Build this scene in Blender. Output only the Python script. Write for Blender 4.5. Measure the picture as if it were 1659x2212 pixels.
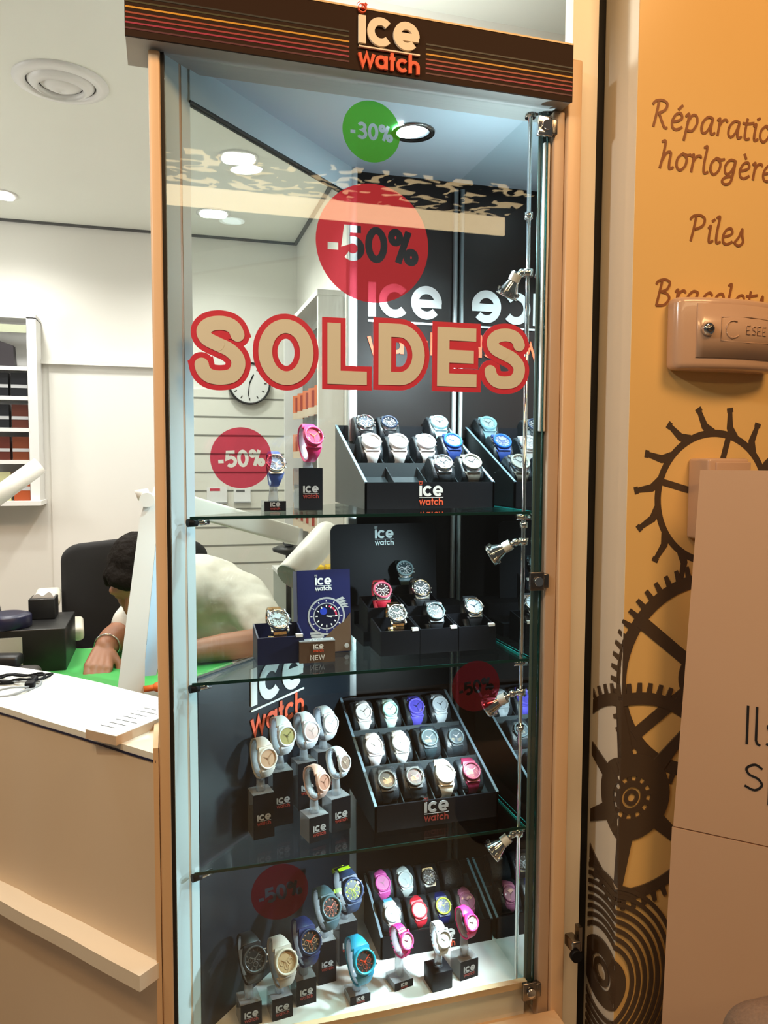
import bpy, bmesh, math, random
from mathutils import Vector, Matrix
random.seed(7)
SC = bpy.context.scene
for o_ in list(bpy.data.objects):
    bpy.data.objects.remove(o_)
COL = SC.collection
PI = math.pi
RAD = math.radians

# ------------------------------------------------------------------ camera
def make_camera():
    f, yaw, pitch, roll = 1644.4, RAD(16.0725), RAD(-3.8688), RAD(-0.2515)
    fw = Vector((math.sin(yaw) * math.cos(pitch), math.cos(yaw) * math.cos(pitch), math.sin(pitch)))
    r = Vector((math.cos(yaw), -math.sin(yaw), 0))
    d = fw.cross(r)
    c, s = math.cos(roll), math.sin(roll)
    r2, d2 = c * r + s * d, -s * r + c * d
    m = Matrix((r2, -d2, -fw)).transposed().to_4x4()
    m.translation = Vector((-0.0465, -1.3793, 1.55))
    cam = bpy.data.cameras.new('camera')
    cam.sensor_fit = 'HORIZONTAL'
    cam.sensor_width = 36
    cam.lens = f * 36 / 1659
    cam.clip_start = 0.02
    o = bpy.data.objects.new('camera', cam)
    o.matrix_world = m
    COL.objects.link(o)
    SC.camera = o
make_camera()

# ------------------------------------------------------------------ render look, world, lights
SC.view_settings.view_transform = 'Standard'
SC.view_settings.look = 'None'
SC.view_settings.gamma = 1
SC.view_settings.use_curve_mapping = False
SC.view_settings.exposure = 0.0
SC.cycles.transparent_max_bounces = 32
SC.cycles.max_bounces = 10
SC.cycles.use_denoising = True
SC.cycles.sample_clamp_indirect = 6
SC.cycles.caustics_reflective = False
SC.cycles.caustics_refractive = False
W = bpy.data.worlds.new('world')
SC.world = W
W.use_nodes = True
W.node_tree.nodes['Background'].inputs[0].default_value = (0.95, 0.90, 0.80, 1)
W.node_tree.nodes['Background'].inputs[1].default_value = 0.06

def lamp(name, kind, loc, target, energy, color, size=0.05, size_y=None, angle=60, blend=0.5):
    l = bpy.data.lights.new(name, kind)
    l.energy = energy
    l.color = color
    if kind == 'AREA':
        l.size = size
        if size_y:
            l.shape = 'RECTANGLE'
            l.size_y = size_y
    else:
        l.shadow_soft_size = size
    if kind == 'SPOT':
        l.spot_size = RAD(angle)
        l.spot_blend = blend
    o = bpy.data.objects.new(name, l)
    o.location = loc
    dvec = Vector(target) - Vector(loc)
    o.rotation_euler = dvec.to_track_quat('-Z', 'Y').to_euler()
    COL.objects.link(o)
    return o

WARM = (1.0, 0.58, 0.26)
NEUT = (1.0, 0.985, 0.93)
COOL = (0.72, 0.92, 1.0)
# assumed, unseen warm ceiling lamps of the mall passage in front of the shop
lamp('assumed_mall_lamp', 'AREA', (1.3, -1.7, 3.5), (0.75, 0, 1.6), 39, WARM, 1.0, 0.5)
lamp('assumed_mall_lamp', 'AREA', (-0.9, -1.7, 3.5), (0.2, 0, 1.0), 27, WARM, 0.9, 0.5)
# neutral lights of the shop, with added fill
lamp('pier_fill_spot', 'SPOT', (-1.2, -0.90, 2.62), (0.81, -0.04, 1.45), 55, NEUT, 0.05, angle=48, blend=0.6)  # added spot, no real fitting, brightens the pier's return film
lamp('shop_ceiling_fill', 'POINT', (-1.75, 1.3, 2.0), (0, 0, 0), 34, NEUT, 0.25)  # added lamp out of view to lighten the shop ceiling
lamp('cabinet_top_fill', 'POINT', (0.42, 0.16, 2.345), (0, 0, 0), 5.0, NEUT, 0.03)  # added point light hidden behind the header, brightens the bulkhead and ceiling above
lamp('assumed_counter_spot', 'SPOT', (-0.95, -0.42, 2.62), (-0.34, 0.16, 0.68), 40, (1.0, 0.86, 0.60), 0.05, angle=42, blend=0.8)  # assumed overhead spot, no fitting, for the glow at the counter ledge
SHOP_SPOTS = [(0.229, 1.513), (0.18, 2.05), (-0.68, 2.10), (-0.55, 1.25), (-0.75, 0.55), (-0.2, 0.75)]  # last three are assumed extra spots without fittings
for (x_, y_) in SHOP_SPOTS:
    lamp('shop_downlight', 'SPOT', (x_, y_, 2.60), (x_, y_ + 0.05, 0), 31, NEUT, 0.05, angle=150, blend=1.0)

# ------------------------------------------------------------------ materials
def new_mat(name):
    m = bpy.data.materials.new(name)
    m.use_nodes = True
    nt = m.node_tree
    return m, nt, nt.nodes, nt.links

def srgb(r, g, b):
    def f(c):
        c /= 255
        return c / 12.92 if c <= 0.04045 else ((c + 0.055) / 1.055) ** 2.4
    return (f(r), f(g), f(b))

def mat(name, col, rough=0.5, metal=0.0, spec=0.5, coat=0.0, emit=None, es=0.0, noise=0.0, nscale=20, bump=0.0):
    m, nt, N, L = new_mat(name)
    b = N['Principled BSDF']
    b.inputs['Base Color'].default_value = (*col, 1)
    b.inputs['Roughness'].default_value = rough
    b.inputs['Metallic'].default_value = metal
    b.inputs['Specular IOR Level'].default_value = spec
    b.inputs['Coat Weight'].default_value = coat
    if emit:
        b.inputs['Emission Color'].default_value = (*emit, 1)
        b.inputs['Emission Strength'].default_value = es
    if noise or bump:
        tc = N.new('ShaderNodeTexCoord')
        nz = N.new('ShaderNodeTexNoise')
        nz.inputs['Scale'].default_value = nscale
        nz.inputs['Detail'].default_value = 4
        L.new(tc.outputs['Object'], nz.inputs['Vector'])
        if noise:
            mx = N.new('ShaderNodeMix')
            mx.data_type = 'RGBA'
            mx.inputs[6].default_value = (*[c * (1 - noise) for c in col], 1)
            mx.inputs[7].default_value = (*[min(1, c * (1 + noise)) for c in col], 1)
            L.new(nz.outputs['Fac'], mx.inputs[0])
            L.new(mx.outputs[2], b.inputs['Base Color'])
        if bump:
            bp = N.new('ShaderNodeBump')
            bp.inputs['Strength'].default_value = bump
            bp.inputs['Distance'].default_value = 0.01
            L.new(nz.outputs['Fac'], bp.inputs['Height'])
            L.new(bp.outputs['Normal'], b.inputs['Normal'])
    return m

def glass(name, tint=(1, 1, 1), f0=0.04, rough=0.0, haze=0.0, hazecol=(1, 1, 1)):
    """thin clear sheet: straight-through light plus a Schlick mirror layer"""
    m, nt, N, L = new_mat(name)
    N.remove(N['Principled BSDF'])
    out = N['Material Output']
    tr = N.new('ShaderNodeBsdfTransparent')
    tr.inputs[0].default_value = (*tint, 1)
    gl = N.new('ShaderNodeBsdfGlossy')
    gl.inputs['Roughness'].default_value = rough
    lw = N.new('ShaderNodeLayerWeight')
    pw = N.new('ShaderNodeMath'); pw.operation = 'POWER'; pw.inputs[1].default_value = 5
    lw.inputs['Blend'].default_value = 0.5
    L.new(lw.outputs['Facing'], pw.inputs[0])
    ma = N.new('ShaderNodeMath'); ma.operation = 'MULTIPLY_ADD'
    ma.inputs[1].default_value = 1 - f0
    ma.inputs[2].default_value = f0
    L.new(pw.outputs[0], ma.inputs[0])
    mix = N.new('ShaderNodeMixShader')
    L.new(ma.outputs[0], mix.inputs[0])
    last = tr
    if haze:
        df = N.new('ShaderNodeBsdfDiffuse')
        df.inputs[0].default_value = (*hazecol, 1)
        m2 = N.new('ShaderNodeMixShader')
        m2.inputs[0].default_value = haze
        L.new(tr.outputs[0], m2.inputs[1])
        L.new(df.outputs[0], m2.inputs[2])
        last = m2
    L.new(last.outputs[0], mix.inputs[1])
    L.new(gl.outputs[0], mix.inputs[2])
    L.new(mix.outputs[0], out.inputs[0])
    return m

def emis(name, col, s):
    m, nt, N, L = new_mat(name)
    N.remove(N['Principled BSDF'])
    e = N.new('ShaderNodeEmission')
    e.inputs[0].default_value = (*col, 1)
    e.inputs[1].default_value = s
    L.new(e.outputs[0], N['Material Output'].inputs[0])
    return m

M = {
    'white_wall': mat('white wall paint', (0.80, 0.79, 0.74), 0.6, noise=0.02, nscale=3),
    'ceil': mat('white ceiling paint', (0.82, 0.84, 0.77), 0.8, noise=0.02, nscale=3),
    'slat': mat('cream slat board', (0.78, 0.77, 0.70), 0.45),
    'groove': mat('dark groove', (0.22, 0.22, 0.19), 0.8),
    'floor': mat('stone floor', (0.35, 0.29, 0.23), 0.3, noise=0.15, nscale=6),
    'orange': mat('cream satin wall film', (0.78, 0.52, 0.20), 0.26, spec=0.35, noise=0.02, nscale=4),
    'film': mat('glossy cream film', (0.84, 0.80, 0.68), 0.05, spec=1.0),
    'panelw': mat('white lacquer panel', (0.80, 0.74, 0.62), 0.35),
    'wood': mat('pale beige laminate', (0.72, 0.50, 0.30), 0.4, noise=0.04, nscale=12),
    'wood_dark': mat('tan laminate', (0.50, 0.36, 0.25), 0.4, noise=0.04, nscale=12),
    'tan': mat('tan counter laminate', (0.74, 0.60, 0.45), 0.45, noise=0.02, nscale=5),
    'ledgetop': mat('cream ledge laminate', (0.80, 0.72, 0.60), 0.45),
    'counter': mat('white counter top', (0.84, 0.83, 0.76), 0.3),
    'blackseal': mat('black seal', (0.008, 0.007, 0.006), 0.6),
    'alu': mat('brushed aluminium', (0.62, 0.64, 0.64), 0.35, metal=0.85),
    'alu_l': mat('satin aluminium profile', (0.56, 0.68, 0.72), 0.5, metal=0.0),
    'chrome': mat('polished chrome', (0.80, 0.80, 0.80), 0.08, metal=1.0),
    'bronze': mat('darkened steel', (0.25, 0.23, 0.21), 0.25, metal=1.0),
    'case_ceil': mat('pale blue case ceiling', (0.58, 0.70, 0.78), 0.35, noise=0.08, nscale=5),
    'deck': mat('white display deck', (0.80, 0.82, 0.80), 0.35),
    'backblack': mat('black brown backing', (0.013, 0.009, 0.008), 0.4, spec=0.2),
    'panelblack': mat('black satin panel', (0.009, 0.013, 0.019), 0.38, spec=0.35, bump=0.05, nscale=9),
    'header': mat('dark brown header', (0.028, 0.013, 0.007), 0.6, spec=0.12),
    'headerside': mat('grey header edge', (0.42, 0.42, 0.40), 0.5),
    'glass': glass('clear glass', (0.97, 0.99, 0.98), 0.045),
    'shelfglass': glass('greenish shelf glass', (0.90, 0.97, 0.95), 0.05),
    'shelfedge': mat('green glass edge', (0.004, 0.035, 0.028), 0.1, spec=0.6),
    'acrylic': glass('clear acrylic', (0.86, 0.88, 0.90), 0.06, 0.05, haze=0.30, hazecol=(0.80, 0.84, 0.88)),
    'crystal': glass('watch crystal', (1, 1, 1), 0.05, 0.02),
    'mirror': mat('mirror', (0.80, 0.86, 0.86), 0.0, metal=1.0),
    'black': mat('black board', (0.006, 0.006, 0.008), 0.5, spec=0.14),
    'traywall': mat('dark grey tray side', (0.016, 0.022, 0.024), 0.35, spec=0.35),
    'leather': mat('black leather cushion', (0.018, 0.022, 0.026), 0.33, spec=0.6, bump=0.15, nscale=250),
    'white': mat('white paint', (0.80, 0.80, 0.78), 0.4),
    'letter_w': mat('white lettering', (0.80, 0.80, 0.78), 0.5),
    'letter_cream': mat('cream lettering', (0.85, 0.74, 0.58), 0.5),
    'letter_r': mat('orange red lettering', (0.75, 0.10, 0.035), 0.5),
    'letter_rd': mat('dim red lettering', (0.28, 0.03, 0.02), 0.5),
    'letter_g': mat('grey lettering', (0.42, 0.42, 0.42), 0.5),
    'soldes_red': mat('red vinyl', (0.60, 0.040, 0.075), 0.35),
    'soldes_fill': mat('cream vinyl', (0.66, 0.66, 0.54), 0.4),
    'script': mat('brown script vinyl', (0.26, 0.10, 0.035), 0.4),
    'gear': mat('brown gear film', (0.075, 0.050, 0.032), 0.28),
    'keybox': mat('beige plastic', (0.56, 0.37, 0.25), 0.22, coat=0.3),
    'board': mat('white cardboard', (0.60, 0.40, 0.26), 0.6),
    'ink': mat('black ink', (0.01, 0.01, 0.012), 0.5),
    'brownfab': mat('brown woven fabric', (0.22, 0.13, 0.08), 0.9, noise=0.3, nscale=220, bump=0.4),
    'skin': mat('skin', (0.32, 0.135, 0.068), 0.5, noise=0.05, nscale=15),
    'hair': mat('dark hair', (0.010, 0.007, 0.005), 0.75, spec=0.1, noise=0.3, nscale=80, bump=0.5),
    'shirt': mat('white cotton shirt', (0.72, 0.70, 0.62), 0.8, bump=0.35, nscale=14),
    'chairblack': mat('black chair fabric', (0.010, 0.009, 0.009), 0.85),
    'cream': mat('cream plastic', (0.75, 0.70, 0.58), 0.4),
    'lampwhite': mat('white lamp enamel', (0.80, 0.78, 0.72), 0.35),
    'lampcap': mat('grey green lamp cap', (0.16, 0.19, 0.16), 0.5),
    'mat_green': mat('green cutting mat', (0.06, 0.42, 0.09), 0.55, noise=0.05, nscale=6),
    'paper': mat('white paper', (0.82, 0.82, 0.82), 0.7),
    'paperedge': mat('paper stack edge', (0.62, 0.48, 0.36), 0.8, noise=0.1, nscale=90),
    'blackplastic': mat('black plastic', (0.012, 0.012, 0.012), 0.4),
    'greyplastic': mat('dark grey plastic', (0.06, 0.055, 0.05), 0.5),
    'navy': mat('navy tin', (0.012, 0.014, 0.05), 0.35),
    'orange_obj': mat('orange plastic', (0.80, 0.16, 0.02), 0.5),
    'yellow': mat('yellow plastic', (0.75, 0.50, 0.03), 0.5),
    'yellowlabel': mat('yellow label', (0.50, 0.36, 0.12), 0.6),
    'lightface': emis('lit lamp face', (0.88, 0.97, 1.0), 40.0),
    'shoplight': emis('lit ceiling lamp', (1.0, 0.98, 0.90), 16.0),
    'gold': mat('gold tone metal', (0.75, 0.45, 0.20), 0.2, metal=1.0),
    'steel': mat('steel', (0.70, 0.72, 0.74), 0.18, metal=1.0),
    'bezelshine': mat('bright bezel', (0.75, 0.75, 0.75), 0.1, metal=1.0),
    'darkgrey': mat('dark grey ledge', (0.10, 0.10, 0.10), 0.5),
    'mocha': mat('amber print', (0.10, 0.055, 0.03), 0.4),
}

M['litedge'] = mat('lit teal glass edge', (0.03, 0.50, 0.46), 0.15, spec=0.8)  # lamp-lit look of the shelf edge put into a brighter teal

def vinyl(name, col_t, col_d, mixf):
    m, nt, N, L = new_mat(name)
    N.remove(N['Principled BSDF'])
    tr = N.new('ShaderNodeBsdfTransparent'); tr.inputs[0].default_value = (*col_t, 1)
    df = N.new('ShaderNodeBsdfDiffuse'); df.inputs[0].default_value = (*col_d, 1)
    mx = N.new('ShaderNodeMixShader'); mx.inputs[0].default_value = mixf
    L.new(tr.outputs[0], mx.inputs[1]); L.new(df.outputs[0], mx.inputs[2])
    L.new(mx.outputs[0], N['Material Output'].inputs[0])
    return m
M['redvinyl'] = vinyl('translucent red vinyl', (0.78, 0.10, 0.17), (0.60, 0.035, 0.08), 0.14)
M['redvinyl_big'] = vinyl('matt red vinyl', (0.80, 0.10, 0.16), (0.70, 0.065, 0.115), 0.72)
M['greenvinyl'] = vinyl('translucent green vinyl', (0.12, 0.75, 0.15), (0.10, 0.50, 0.04), 0.55)

def camo_mat():
    m, nt, N, L = new_mat('glow-added perforated ceiling')  # bulkhead pattern, emission added so its reflection shows in the glass
    N.remove(N['Principled BSDF'])
    tc = N.new('ShaderNodeTexCoord')
    nz = N.new('ShaderNodeTexNoise'); nz.inputs['Scale'].default_value = 7.5; nz.inputs['Detail'].default_value = 1.0
    nz.inputs['Distortion'].default_value = 1.2
    mp = N.new('ShaderNodeMapping'); mp.inputs['Scale'].default_value = (1, 1.5, 1)
    L.new(tc.outputs['Object'], mp.inputs[0]); L.new(mp.outputs[0], nz.inputs['Vector'])
    gt = N.new('ShaderNodeMath'); gt.operation = 'GREATER_THAN'; gt.inputs[1].default_value = 0.56
    L.new(nz.outputs['Fac'], gt.inputs[0])
    e = N.new('ShaderNodeEmission'); e.inputs[0].default_value = (1.0, 0.72, 0.38, 1); e.inputs[1].default_value = 5.0
    d = N.new('ShaderNodeBsdfDiffuse'); d.inputs[0].default_value = (0.03, 0.022, 0.018, 1)
    mx = N.new('ShaderNodeMixShader')
    L.new(gt.outputs[0], mx.inputs[0]); L.new(d.outputs[0], mx.inputs[1]); L.new(e.outputs[0], mx.inputs[2])
    L.new(mx.outputs[0], N['Material Output'].inputs[0])
    return m
M['camo'] = camo_mat()
M['band'] = emis('glow-added cream band', (1.0, 0.74, 0.42), 8.0)  # bulkhead band, no lamp; emission added for its reflection

_cm = {}
def cmat(col, rough=0.4, metal=0.0, coat=0.0):
    k = (col, rough, metal, coat)
    if k not in _cm:
        _cm[k] = mat('tone %d' % len(_cm), col, rough, metal, coat=coat)
    return _cm[k]

# ------------------------------------------------------------------ object helpers
def link(name, me, parent=None, loc=None, rot=None):
    o = bpy.data.objects.new(name, me)
    COL.objects.link(o)
    if parent:
        o.parent = parent
    if loc is not None:
        o.location = loc
    if rot is not None:
        o.rotation_euler = rot
    return o

def tag(o, label, cat, group=None):
    o['label'] = label
    o['category'] = cat
    if group:
        o['group'] = group
    return o

def thing(name, label, cat, loc=(0, 0, 0), rot=(0, 0, 0), group=None):
    o = bpy.data.objects.new(name, None)
    COL.objects.link(o)
    o.location = loc
    o.rotation_euler = rot
    o.empty_display_size = 0.05
    return tag(o, label, cat, group)

def structure(o):
    o['kind'] = 'structure'
    return o

class MB:
    def __init__(s):
        s.b = bmesh.new(); s.mi = 0; s.mats = []; s.lift = 0.0
    def use(s, m):
        m = M[m] if isinstance(m, str) else m
        if m not in s.mats:
            s.mats.append(m)
        s.mi = s.mats.index(m)
        return s
    def _f(s, vs, smooth=False):
        try:
            f = s.b.faces.new(vs)
        except ValueError:
            return None
        f.material_index = s.mi; f.smooth = smooth
        return f
    def box(s, lo, hi, mtx=None):
        x0, y0, z0 = lo; x1, y1, z1 = hi
        P = [(x0, y0, z0), (x1, y0, z0), (x1, y1, z0), (x0, y1, z0), (x0, y0, z1), (x1, y0, z1), (x1, y1, z1), (x0, y1, z1)]
        V = [s.b.verts.new(mtx @ Vector(p) if mtx else p) for p in P]
        for q in ((3, 2, 1, 0), (4, 5, 6, 7), (0, 1, 5, 4), (1, 2, 6, 5), (2, 3, 7, 6), (3, 0, 4, 7)):
            s._f([V[i] for i in q])
        return s
    def rbox(s, lo, hi, r=0.005, seg=3, mtx=None):
        """box with rounded edges"""
        t = bmesh.new()
        bmesh.ops.create_cube(t, size=1)
        for v in t.verts:
            v.co = Vector([lo[i] + (v.co[i] + 0.5) * (hi[i] - lo[i]) for i in range(3)])
        bmesh.ops.bevel(t, geom=t.edges[:] , offset=r, segments=seg, affect='EDGES', profile=0.5)
        return s.merge(t, mtx, True)
    def merge(s, t, mtx=None, smooth=False):
        vm = {}
        for v in t.verts:
            vm[v] = s.b.verts.new(mtx @ v.co if mtx else v.co)
        for f in t.faces:
            s._f([vm[v] for v in f.verts], smooth)
        t.free()
        return s
    def prism(s, poly, z0, z1, mtx=None, smooth=False):
        """poly: list of (x,y) counter-clockwise, extruded along z"""
        a = [s.b.verts.new(mtx @ Vector((x, y, z0)) if mtx else (x, y, z0)) for x, y in poly]
        b = [s.b.verts.new(mtx @ Vector((x, y, z1)) if mtx else (x, y, z1)) for x, y in poly]
        s._f(a[::-1]); s._f(b)
        n = len(a)
        for i in range(n):
            s._f([a[i], a[(i + 1) % n], b[(i + 1) % n], b[i]], smooth)
        return s
    def lathe(s, prof, n=28, mtx=None, smooth=True, cap=True):
        """prof: (r,z) pairs from bottom to top"""
        rings = []
        for r, z in prof:
            ring = []
            for i in range(n):
                a = 2 * PI * i / n
                p = Vector((r * math.cos(a), r * math.sin(a), z))
                ring.append(s.b.verts.new(mtx @ p if mtx else p))
            rings.append(ring)
        for A, B in zip(rings, rings[1:]):
            for i in range(n):
                s._f([A[i], A[(i + 1) % n], B[(i + 1) % n], B[i]], smooth)
        if cap:
            s._f(rings[0][::-1]); s._f(rings[-1])
        return s
    def cyl(s, p0, p1, r0, r1=None, n=16, smooth=True):
        p0, p1 = Vector(p0), Vector(p1)
        d = p1 - p0
        m = Matrix.Translation(p0) @ d.to_track_quat('Z', 'Y').to_matrix().to_4x4()
        return s.lathe([(r0, 0), (r1 if r1 is not None else r0, d.length)], n, m, smooth)
    def tube(s, pts, r, n=10, closed=False):
        pts = [Vector(p) for p in pts]
        rings = []
        N = len(pts)
        up = Vector((0, 0, 1))
        for i, p in enumerate(pts):
            a = pts[(i - 1) % N] if (i or closed) else p
            b = pts[(i + 1) % N] if (i < N - 1 or closed) else p
            t = (b - a).normalized()
            u = t.cross(up)
            if u.length < 1e-4:
                u = t.cross(Vector((1, 0, 0)))
            u.normalize(); w = t.cross(u)
            rr = r[i] if isinstance(r, (list, tuple)) else r
            rings.append([s.b.verts.new(p + rr * (math.cos(2 * PI * k / n) * u + math.sin(2 * PI * k / n) * w)) for k in range(n)])
        R = list(zip(rings, rings[1:]))
        if closed:
            R.append((rings[-1], rings[0]))
        for A, B in R:
            for k in range(n):
                s._f([A[k], B[k], B[(k + 1) % n], A[(k + 1) % n]], True)
        if not closed:
            s._f(rings[0]); s._f(rings[-1][::-1])
        return s
    def sphere(s, c, r, u=16, v=10, mtx=None):
        t = bmesh.new()
        bmesh.ops.create_uvsphere(t, u_segments=u, v_segments=v, radius=1)
        rr = r if isinstance(r, (tuple, list)) else (r, r, r)
        for q in t.verts:
            q.co = Vector((c[0] + q.co.x * rr[0], c[1] + q.co.y * rr[1], c[2] + q.co.z * rr[2]))
        return s.merge(t, mtx, True)
    def stroke(s, pts, w, z0, z1, mtx=None, closed=False):
        """ribbon of width w along a 2-D centre line, extruded between z0 and z1"""
        z1 += s.lift; s.lift = (s.lift + 6e-6) % 4.2e-4            # strokes of one film overlap without sharing a plane
        P = [Vector((p[0], p[1])) for p in pts]
        N = len(P)
        Lf, Rt = [], []
        for i in range(N):
            a = P[(i - 1) % N] if (i or closed) else None
            b = P[(i + 1) % N] if (i < N - 1 or closed) else None
            d1 = (P[i] - a).normalized() if a is not None else None
            d2 = (b - P[i]).normalized() if b is not None else None
            if d1 is None: d1 = d2
            if d2 is None: d2 = d1
            n1 = Vector((-d1.y, d1.x)); n2 = Vector((-d2.y, d2.x))
            n = n1 + n2
            if n.length < 1e-6:
                n = n1
            n.normalize()
            k = min(2.2, 1 / max(0.35, n.dot(n1)))
            ww = w[i] if isinstance(w, (list, tuple)) else w
            Lf.append(P[i] + n * ww / 2 * k); Rt.append(P[i] - n * ww / 2 * k)
        def mk(q, z):
            v = Vector((q.x, q.y, z))
            return s.b.verts.new(mtx @ v if mtx else v)
        a0 = [mk(q, z0) for q in Lf]; a1 = [mk(q, z1) for q in Lf]
        b0 = [mk(q, z0) for q in Rt]; b1 = [mk(q, z1) for q in Rt]
        rng = range(N if closed else N - 1)
        for i in rng:
            j = (i + 1) % N
            s._f([b1[i], b1[j], a1[j], a1[i]]); s._f([a0[i], a0[j], b0[j], b0[i]])
            s._f([a1[i], a1[j], a0[j], a0[i]]); s._f([b0[i], b0[j], b1[j], b1[i]])
        if not closed:
            s._f([a0[0], b0[0], b1[0], a1[0]]); s._f([b0[-1], a0[-1], a1[-1], b1[-1]])
        return s
    def rstroke(s, pts, w, z0, z1, mtx=None):
        """ribbon for tight bends: one bar per step and a disc at every inner joint"""
        for i in range(len(pts) - 1):
            s.stroke([pts[i], pts[i + 1]], w, z0, z1, mtx)
            if i:
                x, y = pts[i]
                s.prism([(x + w / 2 * math.cos(2 * PI * k / (14 if w < 0.01 else 28)), y + w / 2 * math.sin(2 * PI * k / (14 if w < 0.01 else 28))) for k in range(14 if w < 0.01 else 28)], z0, z1 + s.lift, mtx)
                s.lift = (s.lift + 6e-6) % 4.2e-4
        return s
    def mesh(s, name):
        bmesh.ops.recalc_face_normals(s.b, faces=s.b.faces[:])
        me = bpy.data.meshes.new(name)
        s.b.to_mesh(me); s.b.free()
        for m in s.mats:
            me.materials.append(m)
        return me
    def obj(s, name, m=None, parent=None, loc=None, rot=None):
        if m is not None:
            m = M[m] if isinstance(m, str) else m
            if not s.mats:
                s.mats = [m]
        return link(name, s.mesh(name), parent, loc, rot)

def arc(cx, cy, r, a0, a1, n=24, ry=None):
    ry = r if ry is None else ry
    return [(cx + r * math.cos(RAD(a0 + (a1 - a0) * i / n)), cy + ry * math.sin(RAD(a0 + (a1 - a0) * i / n))) for i in range(n + 1)]

def smooth_pts(pts, k=5):
    """Catmull-Rom through the points"""
    P = [pts[0]] + list(pts) + [pts[-1]]
    out = []
    for i in range(1, len(P) - 2):
        p0, p1, p2, p3 = P[i - 1], P[i], P[i + 1], P[i + 2]
        for j in range(k):
            t = j / k
            out.append(tuple(0.5 * (2 * p1[c] + (p2[c] - p0[c]) * t + (2 * p0[c] - 5 * p1[c] + 4 * p2[c] - p3[c]) * t * t + (3 * p1[c] - p0[c] - 3 * p2[c] + p3[c]) * t ** 3) for c in (0, 1)))
    out.append(tuple(pts[-1]))
    return out

# plane frames: text is laid out in local x (right), y (up), z (towards the viewer)
FRONT = Matrix(((1, 0, 0, 0), (0, 0, -1, 0), (0, 1, 0, 0), (0, 0, 0, 1)))      # faces -y

# ------------------------------------------------------------------ lettering
# each glyph: (advance, [ (points, closed) ... ]) with x-height 1
def G():
    r = 0.38
    g = {}
    g['i'] = (0.34, [([(0.12, 0), (0.12, 1)], False)])
    g['c'] = (1.02, [(arc(0.5, 0.5, r, 42, 318), False)])
    g['e'] = (1.10, [(arc(0.5, 0.5, r, -3, 318, 26), False), ([(0.5 - r, 0.47), (0.5 + r + 0.11, 0.47)], False)])
    g['w'] = (1.34, [([(0.05, 1), (0.33, 0.1), (0.62, 0.95), (0.91, 0.1), (1.19, 1)], False)])
    g['a'] = (1.10, [(arc(0.47, 0.5, r, 0, 360, 26)[:-1], True), ([(0.47 + r, 0), (0.47 + r, 1)], False)])
    g['t'] = (0.60, [([(0.25, 0), (0.25, 1.32)], False), ([(0.02, 0.88), (0.50, 0.88)], False)])
    g['h'] = (1.02, [([(0.12, 0), (0.12, 1.42)], False), ([(0.78, 0), (0.78, 0.52)] + arc(0.45, 0.52, 0.33, 12, 180, 14), False)])
    g['N'] = (1.25, [([(0.1, 0), (0.1, 1.3), (0.95, 0), (0.95, 1.3)], False)])
    g['E'] = (1.0, [([(0.8, 1.2), (0.12, 1.2), (0.12, 0.1), (0.8, 0.1)], False), ([(0.12, 0.65), (0.72, 0.65)], False)])
    g['W'] = (1.6, [([(0.05, 1.3), (0.38, 0.1), (0.75, 1.2), (1.1, 0.1), (1.45, 1.3)], False)])
    # tall digits, height 1.4
    g['-'] = (0.62, [([(0.05, 0.52), (0.5, 0.52)], False)])
    g['5'] = (1.05, [([(0.86, 1.28), (0.26, 1.28), (0.19, 0.74)] + arc(0.50, 0.48, 0.37, 125, -135, 20, 0.36)[0:], False)])
    g['3'] = (1.05, [(arc(0.48, 1.02, 0.30, 150, -70, 14, 0.28) + arc(0.48, 0.42, 0.36, 80, -150, 16, 0.33), False)])
    g['0'] = (1.05, [(arc(0.48, 0.70, 0.34, 0, 360, 28, 0.60)[:-1], True)])
    g['%'] = (1.30, [(arc(0.28, 1.08, 0.19, 0, 360, 18, 0.22)[:-1], True), (arc(0.98, 0.30, 0.19, 0, 360, 18, 0.22)[:-1], True), ([(0.86, 1.36), (0.40, 0.02)], False)])
    return g
GL = G()
THIN = {
    'I': (0.30, [([(0.1, 0), (0.1, 1.45)], False)]),
    'l': (0.36, [([(0.1, 1.45), (0.1, 0.2), (0.14, 0.07), (0.25, 0.02)], False)]),
    's': (0.80, [(smooth_pts([(0.65, 0.85), (0.40, 0.98), (0.13, 0.80), (0.22, 0.58), (0.52, 0.46), (0.65, 0.24), (0.42, 0.02), (0.08, 0.13)]), False)]),
    'p': (0.95, [([(0.1, 1.0), (0.1, -0.45)], False), (arc(0.47, 0.5, 0.37, 0, 360, 24, 0.48)[:-1], True)]),
    'o': (1.0, [(arc(0.47, 0.5, 0.37, 0, 360, 24, 0.48)[:-1], True)]),
}

def text_on(mb, s, x0, y0, scale, w, z0, z1, mtx, table=GL, track=0.0, sx=1.0):
    x = x0
    for ch in s:
        if ch == ' ':
            x += 0.5 * scale * sx; continue
        adv, st = table[ch]
        for pts, cl in st:
            mb.stroke([(x + p[0] * scale * sx, y0 + p[1] * scale) for p in pts], w * scale, z0, z1, mtx, cl)
        x += (adv + track) * scale * sx
    return x

def text_w(s, scale, table=GL, track=0.0):
    return sum(0.5 * scale if c == ' ' else (table[c][0] + track) * scale for c in s)

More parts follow.
